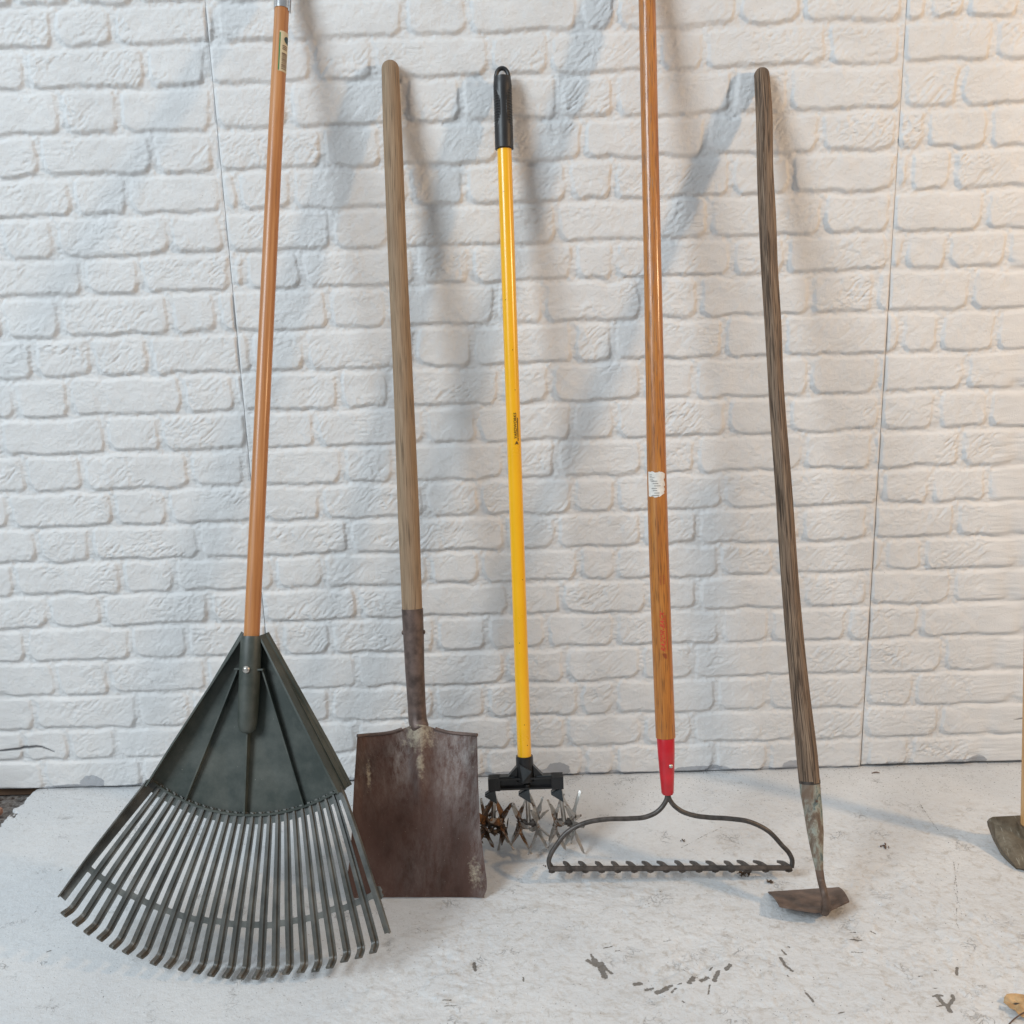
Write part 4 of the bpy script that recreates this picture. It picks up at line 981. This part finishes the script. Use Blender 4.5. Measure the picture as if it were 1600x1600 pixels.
# ------------------------------------------------------------------ small litter
lc = P(1592, 1577, Z=.004)
lf = thing('dry_leaf', [lc[0], lc[1], 0], 'dry tan leaf lying on the floor in the bottom right corner', 'leaf')
out = [(1568, 1566), (1569, 1558), (1573, 1553), (1580, 1552), (1587, 1552), (1600, 1554), (1618, 1556), (1630, 1566), (1628, 1580), (1612, 1588), (1600, 1590), (1592, 1586), (1586, 1578), (1578, 1575), (1573, 1570)]
rows = []; rl = random.Random(2)
ce = np.array(P(1596, 1569, Z=.010))
for k, q in enumerate(out+[out[0]]):
    e_ = P(q[0], q[1], Z=.003+.007*abs(math.sin(k*1.9))); rows.append([lerp(ce, e_, t)+np.array([0, 0, .003*math.sin(t*7+k)*(t*(1-t)*4)]) for t in np.linspace(0.02, 1, 7)])
m = MB(); m.slab(rows, [[np.array([0, 0, 1.0])]*7]*len(rows), .0004); m.build('leaf_blade', LEAF, lf, None)
m = MB(); stick(m, [P(1575, 1602, Z=.002), P(1585, 1592, Z=.004), P(1595, 1585, Z=.009), P(1600, 1582, Z=.011), P(1612, 1572, Z=.012)], [.0007, .0009, .0010, .0009, .0006], False, 20, 8); m.build('stem', STEM, lf)
def clump(name, c_, n, sz, mat, label, cat, seed, long=1.0):
    r2 = random.Random(seed); m = MB(); c_ = np.asarray(c_)
    for _ in range(n):
        q = c_+np.array([r2.gauss(0, sz), r2.gauss(0, sz*.8), abs(r2.gauss(0, sz*.35))+.0015]); d = nm([r2.gauss(0, 1), r2.gauss(0, 1), r2.gauss(0, .4)])*r2.uniform(.3, 1)*sz*long
        w = r2.uniform(.2, .5)*min(sz, .003)
        m.tube([q-d, q-d*.3+np.array([0, 0, .001]), q+d*.4, q+d], [w*.3, w, w*.9, w*.3], 7)
    return tag(m.build(name, mat), label, cat)
clump('dirt_clump', P(1162, 1364, Z=.004)+np.array([0, -.006, 0]), 26, .006, DIRT, 'brown root clump hanging under the teeth of the bow rake bar', 'dirt', 21, 1.1)
clump('dirt_clump', P(1202, 1380, Z=0.0), 16, .0030, DIRT, 'small tan dirt clump on the floor between bow rake and hoe blade', 'dirt', 22)
clump('twig', P(1381, 1324, Z=0.0), 9, .0034, STEM, 'dried brown sprig on the floor right of the hoe ferrule', 'twig', 23, 1.5)
clump('seed_husk', P(1068, 1315, Z=0.0), 6, .0022, DIRT, 'brown seed husk on the floor inside the rake bow', 'husk', 24)
clump('seed_husk', P(852, 1355, Z=0.0), 4, .0018, DIRT, 'brown crumb on the floor beside the left end of the rake bar', 'husk', 25)
m = MB(); q = P(-4, 1272, Z=.002)
m.tube([q+np.array([-.012, 0, .000]), q+np.array([-.008, 0, .003]), q+np.array([0, .001, .005]), q+np.array([.006, 0, .003]), q+np.array([.009, 0, .0])], [.003, .010, .012, .009, .003], 9, prof=lambda i, a: 1+.2*math.sin(3*a+i))
tag(m.build('pebble', PEB), 'reddish pebble in the broken floor corner at the left edge', 'pebble')
m = MB(); stick(m, [P(1362, 1208, Z=.001), P(1368, 1206.5, Z=.003), P(1374, 1207, Z=.001)], [.0008, .0012, .0006], False, 8, 6)
tag(m.build('twig', STEM), 'tiny dark twig on the floor below the right panel gap', 'twig')

# ------------------------------------------------------------------ light
w = bpy.data.worlds.new('World'); scene.world = w; w.use_nodes = True
nt = w.node_tree; bg = nt.nodes['Background']; bg.inputs[1].default_value = 1.0
_tc = nt.nodes.new('ShaderNodeTexCoord'); _sx = nt.nodes.new('ShaderNodeSeparateXYZ'); _rp = nt.nodes.new('ShaderNodeValToRGB'); _mr = nt.nodes.new('ShaderNodeMapRange')
nt.links.new(_tc.outputs['Generated'], _sx.inputs[0]); nt.links.new(_sx.outputs['Z'], _mr.inputs[0]); _mr.inputs[1].default_value = -1; _mr.inputs[2].default_value = 1
nt.links.new(_mr.outputs[0], _rp.inputs[0]); nt.links.new(_rp.outputs[0], bg.inputs[0])
_e = _rp.color_ramp.elements; _e[0].position = 0.45; _e[0].color = (0.07, 0.07, 0.07, 1); _e[1].position = 0.95; _e[1].color = (0.46, 0.48, 0.50, 1)
def area(name, loc, target, size, watts, col, shape='SQUARE', size_y=None):
    l = bpy.data.lights.new(name, 'AREA'); l.energy = watts; l.color = col; l.shape = shape; l.size = size
    if size_y: l.size_y = size_y
    o = bpy.data.objects.new(name, l); COL.objects.link(o); o.location = loc
    o.rotation_euler = (Vector(target)-Vector(loc)).to_track_quat('-Z', 'Y').to_euler(); return o
area('daylight_opening', (-3.05, -3.2, 3.6), (0, -.1, .7), 1.75, 204, (0.80, 0.915, 1.0), 'RECTANGLE', 2.1)
area('warm_lamp', (2.25, -1.2, 1.75), (0.1, 0, .8), .16, 28, (1.0, 0.67, 0.38), 'DISK')
vs = scene.view_settings; vs.view_transform = 'Standard'; vs.look = 'None'; vs.exposure = 0.04; vs.gamma = 1; vs.use_curve_mapping = False
scene.render.engine = 'CYCLES'; scene.cycles.max_bounces = 6
